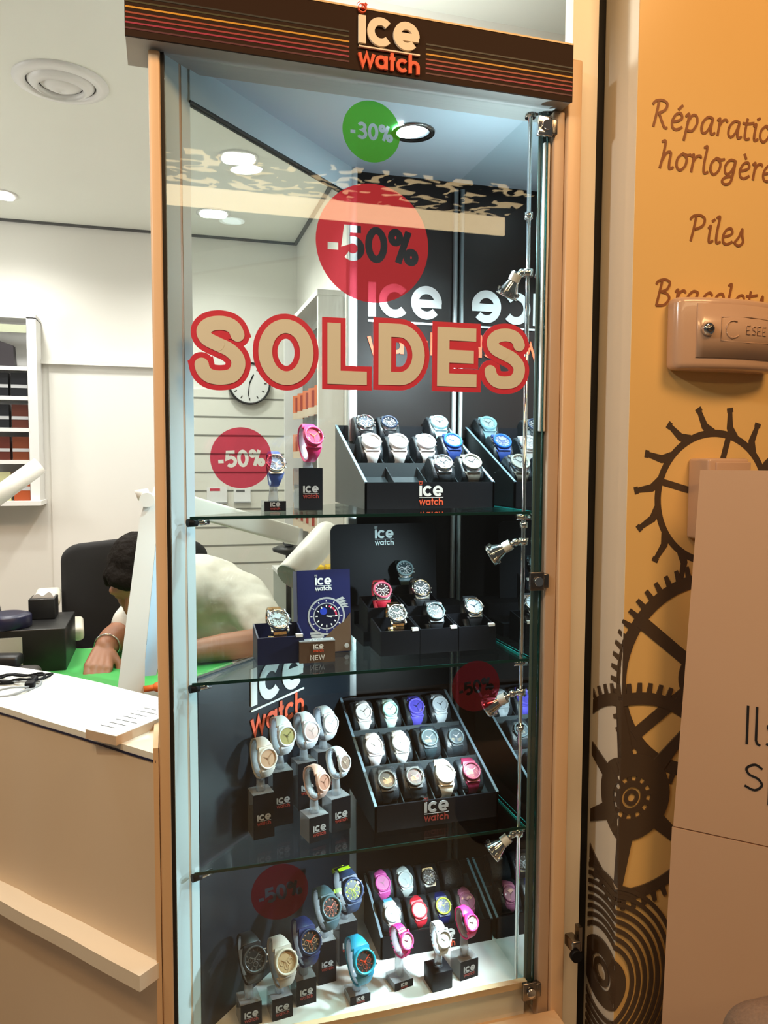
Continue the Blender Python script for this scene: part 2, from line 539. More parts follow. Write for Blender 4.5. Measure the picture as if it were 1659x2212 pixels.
def logo(width, white='letter_w', red='letter_r', depth=0.0006, icon=True, wt=0.26, wt2=0.24):
    """the brand lettering seen on the case: big rounded 'ice', a rule, small 'watch'. Origin bottom-left."""
    mb = MB()
    k = width / 2.40                         # x-height of 'ice'
    wk = width / text_w('watch', 1.0) * 1.02
    mb.use(red)
    text_on(mb, 'watch', 0.0, 0.0, wk, wt2, 0, depth, FRONT)
    mb.use(white)
    yu = wk * 1.48
    mb.stroke([(0, yu), (width, yu)], width * 0.022, 0, depth, FRONT)
    text_on(mb, 'ice', 0.0, yu + width * 0.05, k, wt, 0, depth, FRONT)
    if icon:
        mb.use(red)
        cx, cy = k * 0.13, yu + width * 0.05 + k * 1.26
        mb.stroke(arc(cx, cy, k * 0.15, 0, 360, 18)[:-1], k * 0.035, 0, depth, FRONT, True)
        mb.stroke([(cx, cy + k * 0.1), (cx, cy), (cx + k * 0.08, cy)], k * 0.03, 0, depth, FRONT)
        mb.stroke([(cx + k * 0.1, cy + k * 0.2), (cx + k * 0.19, cy + k * 0.13)], k * 0.03, 0, depth, FRONT)
        mb.stroke([(cx - k * 0.1, cy + k * 0.2), (cx - k * 0.19, cy + k * 0.13)], k * 0.03, 0, depth, FRONT)
    return mb

# ------------------------------------------------------------------ setting: room shell
ZC = 2.65
def plane_box(name, lo, hi, m):
    return structure(MB().box(lo, hi).obj(name, m))
plane_box('floor', (-2.6, -3.6, -0.05), (2.6, 2.7, 0.0), 'floor')
plane_box('ceiling', (-2.6, 0.02, ZC), (1.6, 2.7, ZC + 0.05), 'ceil')
plane_box('wall_back', (-2.6, 2.55, 0.0), (0.62, 2.65, ZC), 'white_wall')
plane_box('wall_right', (0.617, 0.53, 0.0), (0.70, 2.55, ZC), 'white_wall')
mb = MB()
mb.use('white_wall'); mb.box((0.30, 0.46, 2.38), (1.6, 0.53, ZC))
mb.use('darkgrey'); mb.box((0.735, 0.4585, 2.38), (0.738, 0.46, 2.55))
structure(mb.obj('wall_front'))
structure(MB().box((-2.6, 2.535, 2.640), (0.617, 2.55, 2.65)).obj('trim_1', 'darkgrey'))
structure(MB().box((0.602, 0.53, 2.640), (0.617, 2.535, 2.65)).obj('trim_2', 'darkgrey'))
# ledge rail and the recessed door panel on the back wall
mb = MB().box((-0.600, 2.515, 1.995), (0.07, 2.55, 2.013))
structure(mb.obj('trim_3', 'white_wall'))
structure(MB().box((-0.565, 2.543, 0.0), (0.07, 2.55, 1.995)).obj('trim_4', 'white_wall'))
# slat board
mb = MB(); mb.use('slat'); mb.box((0.075, 2.535, 0.30), (0.612, 2.55, 1.90))
mb.use('groove')
for k in range(10):
    z = 1.857 - 0.0925 * k
    mb.box((0.075, 2.5335, z - 0.004), (0.612, 2.5352, z + 0.004))
structure(mb.obj('trim_5'))
# pier on the right: return face and front face
PX, PY = 0.81, -0.10
mb = MB(); mb.use('orange'); mb.box((PX, PY, 0), (2.2, 0.03, 3.2))
pier = structure(mb.obj('wall_pier'))
structure(MB().box((PX - 0.001, PY + 0.0005, 0), (PX, 0.012, 3.2)).obj('trim_6', 'film'))
structure(MB().box((0.7745, 0.012, 0), (0.8085, 0.03, 3.2)).obj('trim_7', 'blackseal'))
structure(MB().box((0.719, -0.018, 0), (0.7745, 0.012, 3.2)).obj('trim_8', 'panelw'))
# passage ceiling behind the viewer: bulkhead band and perforated panel, given an added glow
mbp = thing('glowing_bulkhead', 'glow-added perforated ceiling panel with cream band over the mall passage', 'ceiling bulkhead', (1.0, -3.1, 3.03))
MB().box((-1.6, 0.0, -0.105), (0.97, 0.02, 0.0)).obj('bulkhead_band', 'band', mbp)
MB().box((-1.6, 0.0, 0.0), (0.97, 0.48, 0.02)).obj('perforated_panel', 'camo', mbp)

# ------------------------------------------------------------------ the display cabinet
cab = thing('display_cabinet', 'tall glass corner display cabinet with dark brand header and aluminium posts', 'display cabinet', (0.3, 0.15, 0.0))
CO = Vector((0.3, 0.15, 0.0))
def cpart(mb, name, m=None, parent=None):
    o = mb.obj(name, m)
    o.parent = parent or cab
    if o.parent is cab:
        o.matrix_parent_inverse = Matrix.Translation(-CO)
    return o
ZB, ZT = 0.485, 2.221
XL, XR, YB = 0.385, 0.645, 0.388
TRAP = [(-0.03, -0.03), (XR, -0.03), (XR, YB), (XL, YB)]
cpart(MB().prism(TRAP, 0.42, ZB), 'deck', 'deck')
mb = MB(); mb.use('wood'); mb.prism([(-0.05, -0.05), (0.70, -0.05), (0.70, 0.40), (0.40, 0.40)], 0.0, 0.42)
cpart(mb, 'base_plinth')
cpart(MB().box((0.0, -0.043, ZB), (XR, -0.030, ZB + 0.013)), 'front_rail', 'wood')
cpart(MB().rbox((-0.043, -0.120, 0.385), (0.700, -0.058, 0.440), 0.004), 'sill', 'wood')
# posts
cpart(MB().rbox((-0.0625, -0.062, 0.0), (-0.044, 0.02, 2.205), 0.004), 'post', 'wood')
mb = MB(); mb.use('blackseal'); mb.box((-0.044, -0.056, 0.42), (-0.038, 0.0, 2.205))
cpart(mb, 'gasket')
cpart(MB().prism([(-0.0375, -0.041), (-0.0365, -0.041), (-0.0145, -0.019), (-0.0145, 0.012), (-0.0375, 0.012)], 0.42, ZT), 'corner_post', 'alu_l')
mb = MB(); mb.use('wood_dark'); mb.prism([(-0.0145, -0.0182), (-0.0105, -0.0142), (-0.0105, 0.010), (-0.0145, 0.010)], 0.47, ZT)
cpart(mb, 'edge_strip')
cpart(MB().prism([(-0.0105, -0.0150), (0.004, -0.0005), (0.004, 0.010), (-0.0105, 0.010)], 0.47, ZT), 'corner_post', 'alu_l')
cpart(MB().rbox((XL - 0.016, YB - 0.020, ZB), (XL + 0.006, YB + 0.004, ZT), 0.003), 'corner_post', 'alu')
mb = MB(); mb.use('wood_dark'); mb.rbox((0.664, -0.052, 0.40), (0.688, 0.0, 2.205), 0.003)
cpart(mb, 'post')
mb = MB(); mb.use('wood'); mb.rbox((0.6885, -0.060, 0.0), (0.7185, 0.0, 2.300), 0.004)
cpart(mb, 'post')
# ceiling panel of the case, beam along the slanting glass
cpart(MB().prism(TRAP, ZT, ZT + 0.014), 'ceiling_panel', 'case_ceil')
S45 = Matrix.Rotation(RAD(45), 4, 'Z')
LG = 0.385 * math.sqrt(2)
cpart(MB().box((0.0, -0.006, ZT - 0.062), (LG, 0.006, ZT), S45), 'top_beam', 'alu_l')
cpart(MB().box((0.0, -0.007, ZT - 0.066), (LG, 0.007, ZT - 0.062), S45), 'beam_gasket', 'blackseal')
cpart(MB().box((0.004, -0.003, 1.165), (LG - 0.01, 0.003, ZT - 0.066), S45), 'side_glass', 'glass')
cpart(MB().box((0.004, -0.004, ZB), (LG - 0.012, 0.006, 1.160), S45), 'lower_side_panel', 'panelblack')
o = logo(0.180, 'letter_w', 'letter_r', 0.0015, False)
o = cpart(o, 'panel_lettering')
o['label'] = 'large white and orange brand lettering on the black lower side panel'
o.matrix_parent_inverse = Matrix.Translation(-CO)
o.rotation_euler = (0, 0, RAD(45)); o.location = (0.106 + 0.0036, 0.106 - 0.0036, 1.003)
# back panel and its lettering, mirror on the right wall
cpart(MB().box((XL, YB, ZB), (XR, YB + 0.010, ZT)), 'back_panel', 'backblack')
mb = MB(); mb.use('letter_w')
T = Matrix.Translation((0.421, YB - 0.0005, 0)) @ FRONT
text_on(mb, 'ice', 0.0, 1.890, 0.080, 0.235, 0, 0.0015, T, sx=0.98)
mb.stroke([(0, 1.880), (0.217, 1.880)], 0.005, 0, 0.0015, T)
mb.use('letter_r'); text_on(mb, 'watch', 0.0, 1.805, 0.0385, 0.23, 0, 0.0015, T)
cpart(mb, 'back_lettering')
cpart(MB().box((XR, -0.028, ZB), (XR + 0.004, YB, ZT)), 'mirror', 'mirror')
# header with stripes and lettering
HZ0, HZ1, HX0, HX1, HY = 2.208, 2.308, -0.096, 0.683, -0.085
mb = MB(); mb.use('header'); mb.box((HX0, HY, HZ0), (HX1, -0.081, HZ1))
mb.use('headerside'); mb.box((HX0 + 0.0005, -0.0810, HZ0 + 0.001), (HX1 - 0.0005, 0.012, HZ1 - 0.002))
head = cpart(mb, 'header')
mb = MB()
STR = [(2.268, (0.010, 0.016, 0.016)), (2.260, (0.035, 0.035, 0.008)), (2.2515, (0.62, 0.30, 0.02)), (2.2430, (0.30, 0.045, 0.02)),
       (2.2355, (0.30, 0.025, 0.03)), (2.2280, (0.30, 0.012, 0.05)), (2.2195, (0.075, 0.008, 0.02))]
for z, c in STR:
    mb.use(cmat(c, 0.5))
    mb.box((HX0 + 0.001, HY - 0.0005, z - 0.0013), (0.262, HY, z + 0.0013))
    mb.box((0.398, HY - 0.0005, z - 0.0013), (HX1 - 0.001, HY, z + 0.0013))
o = mb.obj('stripes', parent=head)
MB().box((HX0, HY - 0.001, HZ1), (HX1, 0.012, HZ1 + 0.003)).obj('top_edge', cmat((0.75, 0.55, 0.28), 0.4), head)
o = logo(0.108, 'letter_cream', 'letter_r', 0.0045, wt=0.28, wt2=0.27).obj('header_lettering', parent=head, loc=(0.278, HY - 0.0002, 2.2135))
# recessed downlight in the case ceiling
dl = MB(); T = Matrix.Translation((0.452, 0.148, ZT))
dl.use('bronze'); dl.lathe([(0.034, -0.003), (0.044, -0.004), (0.045, 0.0), (0.034, 0.0)], 32, T, cap=False)
dlo = cpart(dl, 'downlight')
mb = MB().lathe([(0.0005, -0.0032), (0.033, -0.0030), (0.033, -0.001)], 28, Matrix.Translation((0.440, 0.143, ZT)))
o = mb.obj('lamp_face', 'lightface', dlo)
lamp('case_downlight', 'SPOT', (0.445, 0.145, ZT - 0.012), (0.42, 0.18, 1.0), 60, COOL, 0.02, angle=95, blend=0.5)
lamp('case_ceiling_fill', 'POINT', (0.585, -0.005, 2.0), (0, 0, 0), 2.9, COOL, 0.012)  # added point light that lifts the case ceiling
# chrome pole that carries the small spot lamps
POLE = (0.632, -0.018)
mb = MB().cyl((*POLE, ZB), (*POLE, ZT), 0.0042, n=14)
mb.cyl((*POLE, ZT - 0.02), (*POLE, ZT), 0.010)
for z in (2.02, 1.425, 1.015):
    mb.cyl((POLE[0], POLE[1], z - 0.006), (POLE[0], POLE[1], z + 0.006), 0.008)
cpart(mb, 'lamp_pole', 'chrome')
mb = MB().cyl((XR - 0.008, YB - 0.010, ZB), (XR - 0.008, YB - 0.010, ZT - 0.02), 0.006, n=12)
cpart(mb, 'corner_rail', 'alu')
# glass door, hinges
door = cpart(MB().box((-0.037, -0.051, 0.445), (0.652, -0.046, 2.204)), 'glass_door', 'glass')
for z in (2.172, 1.318, 0.487):
    h = MB(); h.use('bronze' if z < 2 else 'chrome')
    h.rbox((0.628, -0.060, z - 0.018), (0.658, -0.051, z + 0.018), 0.002)
    h.use('chrome'); h.cyl((0.644, -0.0605, z), (0.644, -0.066, z), 0.009)
    h.use('bronze'); h.rbox((0.657, -0.060, z - 0.014), (0.668, -0.045, z + 0.014), 0.002)
    o = h.obj('hinge', parent=door)
cpart(MB().box((0.6495, -0.0350, 0.45), (0.6640, 0.0, ZT)), 'door_jamb', cmat((0.03, 0.06, 0.06), 0.25))
cpart(MB().box((0.6440, -0.0305, 0.45), (0.6495, -0.0282, ZT)), 'mirror_edge', cmat((0.12, 0.19, 0.19), 0.3))
mb = MB().rbox((0.6500, -0.0445, 1.607), (0.6620, -0.0355, 2.150), 0.002)
cpart(mb, 'white_strip', 'white')  # plain white strip beside the door's right edge
mb = MB().box((0.6522, -0.051, 0.45), (0.6535, -0.0455, 2.2))
cpart(mb, 'door_edge', 'shelfedge')
# shelf pins
for z in (1.452, 1.160, 0.817):
    mb = MB(); mb.use('chrome'); mb.cyl((0.004, -0.0235, z - 0.011), (0.026, -0.014, z - 0.011), 0.0055)
    mb.use('black'); mb.cyl((-0.010, -0.029, z - 0.011), (0.006, -0.0225, z - 0.011), 0.007)
    cpart(mb, 'shelf_pin')
    for a_, b_ in (((0.615, -0.018), (0.644, -0.018)), ((0.622, 0.30), (0.644, 0.30)), ((0.25, 0.25), (0.27, 0.24))):
        cpart(MB().cyl((*a_, z - 0.0115), (*b_, z - 0.0115), 0.006), 'shelf_pin', 'chrome')
# key lock on the right frame
mb = MB(); mb.use('bronze'); mb.rbox((0.722, -0.085, 0.568), (0.742, -0.05, 0.592), 0.004)
mb.use('black'); mb.cyl((0.728, -0.083, 0.566), (0.728, -0.093, 0.566), 0.012)
mb.use('bronze'); mb.box((0.744, -0.07, 0.560), (0.752, -0.055, 0.61))
cpart(mb, 'lock')

# glass shelves
for z, lab in ((1.452, 'top glass shelf carrying the stepped tray and the pink watch'), (1.160, 'middle glass shelf carrying the boxed metal watches'),
               (0.817, 'lowest glass shelf carrying the twelve-watch tray')):
    sh = thing('glass_shelf', lab, 'shelf', (0.3, 0.15, z), group='glass shelves of the display cabinet')
    mb = MB().prism([(-0.006 - 0.3, -0.030 - 0.15), (0.640 - 0.3, -0.030 - 0.15), (0.640 - 0.3, 0.375 - 0.15), (0.388 - 0.3, 0.375 - 0.15)], -0.0055, 0.0)
    mb.obj('glass_plate', 'shelfglass', sh)
    MB().box((-0.306, -0.1815, -0.0055), (0.340, -0.180, 0.0)).obj('front_edge', 'shelfedge', sh)
    MB().box((0.340, -0.180, -0.0055), (0.3412, 0.225, 0.0)).obj('lit_side_edge', 'litedge', sh)

# ------------------------------------------------------------------ small spot lamps on the pole
def spotlamp(z, head, aim, label, e, power=2.2, ang=62):
    t = thing('spot_lamp', label, 'lamp', (POLE[0], POLE[1], z), group='small chrome spot lamps on the pole')
    h = Vector(head) - t.location
    MB().cyl((0, 0, -0.007), (0, 0, 0.007), 0.010, n=14).sphere((h.x * 0.55, h.y * 0.55, h.z * 0.2), 0.008).cyl((0, 0, 0), (h.x * 0.55, h.y * 0.55, h.z * 0.2), 0.0045).cyl((h.x * 0.55, h.y * 0.55, h.z * 0.2), h, 0.005).obj('joint_arm', 'chrome', t)
    d = (Vector(aim) - Vector(head)).normalized()
    m = Matrix.Translation(h) @ d.to_track_quat('Z', 'Y').to_matrix().to_4x4()
    mb = MB(); mb.use('chrome')
    mb.lathe([(0.0005, -0.006), (0.010, -0.006), (0.0105, 0.012), (0.011, 0.013), (0.0215, 0.038), (0.0225, 0.042), (0.0195, 0.042)], 28, m, cap=False)
    for k in range(14):
        a = 2 * PI * k / 14
        mm = m @ Matrix.Rotation(a, 4, 'Z')
        mb.prism([(0.0105, 0.0), (0.0225, 0.0), (0.0225, 0.0012), (0.0105, 0.0012)], 0.030, 0.036, mm)
    mb.use('white'); mb.lathe([(0.0108, -0.004), (0.0112, 0.011)], 20, m, cap=False)
    hd = mb.obj('lamp_head', parent=t)
    MB().lathe([(0.0195, 0.038), (0.0005, 0.040)], 24, m, cap=False).obj('lamp_face', e, hd)
    p = Vector(head) + d * 0.045
    if power:
        lamp('spot_beam', 'SPOT', p, p + d, power, COOL, 0.012, angle=135, blend=0.85)
lowface = emis('dim lamp face', (0.9, 0.97, 1.0), 5.0)
spotlamp(1.912, (0.606, -0.022, 1.905), (0.50, 0.16, 1.56), 'small chrome spot lamp highest on the pole, beside the big red sticker', 'lightface', 26.0)
spotlamp(1.392, (0.600, -0.020, 1.385), (0.36, 0.10, 1.225), 'small chrome spot lamp under the top glass shelf', 'lightface', 7)
spotlamp(1.090, (0.596, -0.020, 1.080), (0.40, 0.12, 0.93), 'small chrome spot lamp behind the right red sticker', 'lightface', 11, 75)
spotlamp(0.800, (0.606, -0.020, 0.790), (0.30, 0.02, 0.55), 'small chrome spot lamp lowest on the pole under the lowest shelf', lowface, 12, 85)

# ------------------------------------------------------------------ watches
def loop_pt(th, a, b):
    s_, c_ = math.sin(th), math.cos(th)
    return Vector((0, a * math.copysign(abs(s_) ** 0.82, s_), -b + b * math.copysign(abs(c_) ** 0.82, c_)))

def watch(label, pos, yaw, elev, strap, case=None, dial=(0.8, 0.8, 0.8), bezel=None, hand=(0.02, 0.02, 0.02), R=0.021, style='soft',
          chrono=False, group='watches', inner=None, roll=0, mark=None, LA=0.0375, accent=None, accent_th=(0.36 * PI, 0.62 * PI, PI), marks=True):
    a_ = RAD(90 - elev)
    rot = (Matrix.Rotation(RAD(yaw), 3, 'Z') @ Matrix.Rotation(a_, 3, 'X') @ Matrix.Rotation(RAD(roll), 3, 'Z')).to_euler()
    t = thing('wrist_watch', label, 'watch', pos, rot, group)
    k = R / 0.021
    a, b = LA * k, 0.024 * k
    if strap.__class__ is tuple:
        sm = cmat(strap, 0.45)
    else:
        sm = M[strap]
    cm = sm if case is None else (cmat(case, 0.35) if case.__class__ is tuple else M[case])
    # strap loop
    th0 = math.asin(min(0.95, R * 0.80 / a))
    n = 34
    mb = MB()
    rows = []
    if style == 'soft':
        for i in range(n + 1):
            u = i / n
            th = th0 + (2 * PI - 2 * th0) * u
            e = min(u, 1 - u) * 2
            wd = R * (0.90 - 0.42 * min(1, e * 3.2) ** 0.8)
            p = loop_pt(th, a, b)
            nn = Vector((0, math.sin(th) / a, math.cos(th) / b)).normalized()
            tk = 0.0022 * k
            rows.append([Vector((-wd, 0, 0)) + p, Vector((wd, 0, 0)) + p, Vector((wd * 0.94, 0, 0)) + p + nn * tk, Vector((-wd * 0.94, 0, 0)) + p + nn * tk])
        rv = [[mb.b.verts.new(q) for q in r] for r in rows]
        for A, B in zip(rv, rv[1:]):
            for j in range(4):
                mb._f([A[j], A[(j + 1) % 4], B[(j + 1) % 4], B[j]], True)
        mb._f(rv[0]); mb._f(rv[-1][::-1])
    else:
        nl = 26
        for i in range(nl):
            u = (i + 0.5) / nl
            th = th0 + (2 * PI - 2 * th0) * u
            e = min(u, 1 - u) * 2
            wd = R * (0.60 - 0.16 * min(1, e * 2))
            p = loop_pt(th, a, b)
            nn = Vector((0, math.sin(th) / a, math.cos(th) / b)).normalized()
            tg = Vector((1, 0, 0)).cross(nn)
            m = Matrix((Vector((1, 0, 0)), tg, nn)).transposed().to_4x4()
            m.translation = p
            L_ = 0.0052 * k
            for (x0, x1, zt) in ((-wd, -wd * 0.36, 0.0022), (-wd * 0.33, wd * 0.33, 0.0027), (wd * 0.36, wd, 0.0022)):
                mb.box((x0, -L_ / 2, -0.0004), (x1, L_ / 2, zt * k), m)
    st = mb.obj('strap', sm, t)
    if accent:
        mb = MB()
        for th in accent_th:
            p = loop_pt(th, a, b); nn = Vector((0, math.sin(th) / a, math.cos(th) / b)).normalized()
            tg = Vector((1, 0, 0)).cross(nn)
            m = Matrix((Vector((1, 0, 0)), tg, nn)).transposed().to_4x4(); m.translation = p
            mb.box((-R * 0.56, -0.004, -0.003), (R * 0.56, 0.004, 0.0034), m)
        mb.obj('keeper', cmat(accent, 0.5), st)
    # case
    H = 0.0095 * k
    mb = MB(); mb.use(cm)
    mb.lathe([(R * 0.80, -0.003 * k), (R * 0.95, 0.0), (R, 0.003 * k), (R, H * 0.72), (R * 0.96, H * 0.92), (R * 0.86, H), (R * 0.80, H * 0.80)], 36, cap=False)
    mb.lathe([(R * 0.80, -0.003 * k), (0.0004, -0.003 * k)], 36, cap=False)
    if style == 'soft':
        for sgn in (1, -1):
            mb.prism([(-R * 0.86, sgn * R * 0.40), (R * 0.86, sgn * R * 0.40), (R * 0.66, sgn * R * 1.12), (-R * 0.66, sgn * R * 1.12)][::sgn], -0.0022 * k, 0.0035 * k)
    else:
        for sgn in (1, -1):
            for sx in (1, -1):
                x0, x1 = sorted((sx * R * 0.62, sx * R * 0.82))
                y0, y1 = sorted((sgn * R * 0.55, sgn * R * 1.10))
                mb.rbox((x0, y0, -0.002 * k), (x1, y1, 0.005 * k), 0.001)
    cs = mb.obj('case', parent=t)
    if bezel is not None:
        bm_ = M[bezel] if isinstance(bezel, str) else cmat(bezel, 0.3)
        MB().lathe([(R * 0.99, H * 0.80), (R * 0.97, H * 1.08), (R * 0.90, H * 1.16), (R * 0.80, H * 1.06), (R * 0.78, H * 0.80)], 36, cap=False).obj('bezel', bm_, cs)
    MB().lathe([(R * 0.80, H * 0.60), (R * 0.80, H * 0.72)], 36).obj('dial', cmat(dial, 0.35, 0.0, 0.4) if not isinstance(dial, str) else M[dial], t)
    zt = H * 0.72
    if marks:
        mb = MB()
        for q in range(12):
            r0, r1 = (R * 0.60, R * 0.75)
            mb.stroke([(r0 * math.sin(q * PI / 6), r0 * math.cos(q * PI / 6)), (r1 * math.sin(q * PI / 6), r1 * math.cos(q * PI / 6))], R * (0.09 if chrono else 0.05), zt, zt + 0.0004)
        mb.obj('hour_markers', cmat(mark or hand, 0.4), t)
    if chrono:
        for (sx, sy) in ((-0.36, 0.0), (0.36, 0.0), (0.0, -0.36)):
            mb = MB().lathe([(R * 0.20, zt), (R * 0.21, zt + 0.0006), (R * 0.17, zt + 0.0006), (R * 0.165, zt + 0.0001)], 20, Matrix.Translation((sx * R, sy * R, 0)), cap=False)
            mb.stroke([(sx * R, sy * R), (sx * R + 0.08 * R, sy * R + 0.1 * R)], R * 0.03, zt, zt + 0.0005)
            mb.obj('subdial', cmat(mark or hand, 0.35), t)
    mb = MB()
    ang = random.uniform(-0.1, 0.1)
    for (an, ln, wd) in ((RAD(-58) + ang, 0.42, 0.075), (RAD(52) + ang, 0.62, 0.055), (RAD(170) + ang, 0.60, 0.02)):
        mb.stroke([(-0.12 * R * math.sin(an), -0.12 * R * math.cos(an)), (ln * R * math.sin(an), ln * R * math.cos(an))], wd * R, zt + 0.0008, zt + 0.0011)
    mb.lathe([(R * 0.06, zt), (R * 0.06, zt + 0.0015)], 12)
    mb.obj('hands', cmat(hand, 0.35), t)
    MB().lathe([(R * 0.84, H * 0.98), (R * 0.6, H * 1.06), (R * 0.3, H * 1.10), (0.0004, H * 1.11)], 32, cap=False).obj('crystal', 'crystal', t)
    mb = MB().cyl((R * 0.98, 0, H * 0.45), (R * 1.14, 0, H * 0.45), 0.0026 * k, n=12)
    if chrono:
        for s_ in (0.42, -0.42):
            mb.cyl((R * 0.88, R * s_, H * 0.45), (R * 1.08, R * s_ * 1.15, H * 0.45), 0.0017 * k, n=10)
    mb.obj('crown', 'bezelshine' if case is None or style != 'soft' else cm, t)
    return t

# ------------------------------------------------------------------ trays
def cushion_mesh(w=0.050, a=0.0345, b=0.0230):
    mb = MB()
    n = 26
    for i in range(1):
        rings = []
        for x, s in ((-w / 2, 0.90), (-w / 2 + 0.003, 1.0), (w / 2 - 0.003, 1.0), (w / 2, 0.90)):
            rings.append([mb.b.verts.new((x, s * a * math.copysign(abs(math.sin(t)) ** 0.75, math.sin(t)), -b + s * b * math.copysign(abs(math.cos(t)) ** 0.75, math.cos(t)))) for t in [2 * PI * j / n for j in range(n)]])
        for A, B in zip(rings, rings[1:]):
            for j in range(n):
                mb._f([A[j], A[(j + 1) % n], B[(j + 1) % n], B[j]], True)
        mb._f(rings[0]); mb._f(rings[-1][::-1])
    mb.use('leather')
    return mb.mesh('cushion')
CUSH = cushion_mesh()

def tray(label, x0, x1, yf, yb, z, zf, zbk, cushions, elev, logo_x, logo_w, logo_z, rows=3, group='stepped watch trays', dim=False):
    """profile runs front (yf,zf) to back (yb,zbk)"""
    t = thing('watch_tray', label, 'watch tray', ((x0 + x1) / 2, yf, z), group=group)
    w = (x1 - x0) / 2
    d = yb - yf
    hf, hb = zf - z, zbk - z
    YZ = Matrix(((0, 0, 1, 0), (1, 0, 0, 0), (0, 1, 0, 0), (0, 0, 0, 1)))   # (y,z,x)
    for sx in (-w, w - 0.004):
        mb = MB(); mb.use('traywall'); mb.prism([(0, 0), (d, 0), (d, hb), (0, hf)], sx, sx + 0.004, YZ)
        sp = mb.obj('side_panel', parent=t)
        mb = MB(); mb.use(cmat((0.22, 0.30, 0.36), 0.25)); mb.prism([(0.0, hf), (0.0, hf - 0.002), (d, hb - 0.002), (d, hb), (d, hb + 0.001), (0, hf + 0.001)], sx - 0.0006, sx + 0.0048, YZ)  # rim highlight put into the colour as a paler blue
        mb.obj('lit_side_rim', parent=sp)
    MB().box((-w, 0, 0), (w, 0.004, hf)).obj('front_panel', 'black', t)
    MB().box((-w, d - 0.004, 0), (w, d, hb)).obj('back_panel', 'black', t)
    lo = 0.034
    mb = MB(); mb.use('traywall'); mb.prism([(0.004, 0.002), (d - 0.004, 0.002), (d - 0.004, hb - lo), (0.004, max(0.004, hf - lo))], -w + 0.004, w - 0.004, YZ)
    mb.obj('floor_panel', parent=t)
    cell = 2 * w / 4
    for c in range(1, 4):
        mb = MB(); mb.use('traywall'); mb.prism([(0.006, hf - lo), (d - 0.006, hb - lo), (d - 0.006, hb - 0.012), (0.006, hf - 0.012)], -w + c * cell - 0.001, -w + c * cell + 0.001, YZ)
        mb.obj('divider', parent=t)
    for r in range(rows):
        u = (r + 0.02) / rows
        mb = MB().box((-w + 0.004, u * d, hf + (hb - hf) * u - 0.036), (w - 0.004, u * d + 0.003, hf + (hb - hf) * u - 0.004))
        mb.obj('row_ledge', cmat((0.05, 0.06, 0.065), 0.3), t)
    for (x, y, zz) in cushions:
        c = link('cushion', CUSH, t, (x - t.location.x, y - t.location.y, zz - t.location.z), (RAD(90 - elev), 0, 0))
    logo(logo_w, 'letter_g' if dim else 'letter_w', 'letter_rd' if dim else 'letter_r', 0.0006).obj('lettering', parent=t, loc=(logo_x - t.location.x, -0.0002, logo_z - z))
    return t

WHT = (0.80, 0.80, 0.80)
BLK = (0.012, 0.013, 0.016)
# --- tray on the top shelf
EL = 42
def spots(rows):
    return [p for r in rows for p in r]
TOP = [[(0.401, 0.335, 1.635), (0.458, 0.335, 1.635), (0.582, 0.335, 1.637)],
       [(0.391, 0.245, 1.588), (0.453, 0.245, 1.588), (0.518, 0.245, 1.588), (0.584, 0.250, 1.591)],
       [(0.522, 0.145, 1.542), (0.588, 0.148, 1.543)]]
tray('black stepped watch tray with brand front on the top glass shelf', 0.340, 0.622, 0.100, 0.378, 1.452, 1.506, 1.632, spots(TOP), EL, 0.455, 0.052, 1.459)
g = 'watches in the top shelf tray'
watch('black watch with glittering dial at the back left corner of the top shelf tray', TOP[0][0], 0, EL, BLK, 'steel', (0.02, 0.03, 0.05), 'bezelshine', WHT, chrono=True, group=g)
watch('black watch second from the left in the back row of the top shelf tray', TOP[0][1], 0, EL, BLK, 'steel', (0.01, 0.012, 0.02), (0.02, 0.03, 0.06), WHT, chrono=True, group=g, R=0.020)
watch('pale aqua watch alone at the back right of the top shelf tray', TOP[0][2], 0, EL, (0.45, 0.72, 0.78), None, (0.65, 0.85, 0.88), (0.35, 0.70, 0.78), BLK, group=g)
watch('white watch leftmost in the middle row of the top shelf tray', TOP[1][0], 0, EL, WHT, None, WHT, WHT, (0.4, 0.42, 0.45), group=g, R=0.022)
watch('white watch second from the left in the middle row of the top shelf tray', TOP[1][1], 0, EL, WHT, None, WHT, WHT, (0.5, 0.5, 0.5), group=g, R=0.022)
watch('white watch beside the blue bezel watch in the top shelf tray', TOP[1][2], 0, EL, WHT, None, (0.75, 0.75, 0.78), (0.8, 0.8, 0.82), (0.4, 0.4, 0.4), group=g, R=0.022, chrono=True)
watch('watch with cobalt blue bezel and white dial in the top shelf tray', TOP[1][3], 0, EL, (0.02, 0.05, 0.22), None, (0.75, 0.78, 0.85), (0.02, 0.14, 0.60), (0.03, 0.08, 0.3), group=g, R=0.022, chrono=True)
watch('dark watch with silver dial left in the front row of the top shelf tray', TOP[2][0], 0, EL, (0.02, 0.025, 0.03), 'steel', (0.55, 0.58, 0.58), 'steel', BLK, group=g, chrono=True)
watch('taupe watch with pale dial at the front right of the top shelf tray', TOP[2][1], 0, EL, (0.16, 0.14, 0.11), 'steel', (0.55, 0.56, 0.52), (0.35, 0.33, 0.27), BLK, group=g, R=0.022)

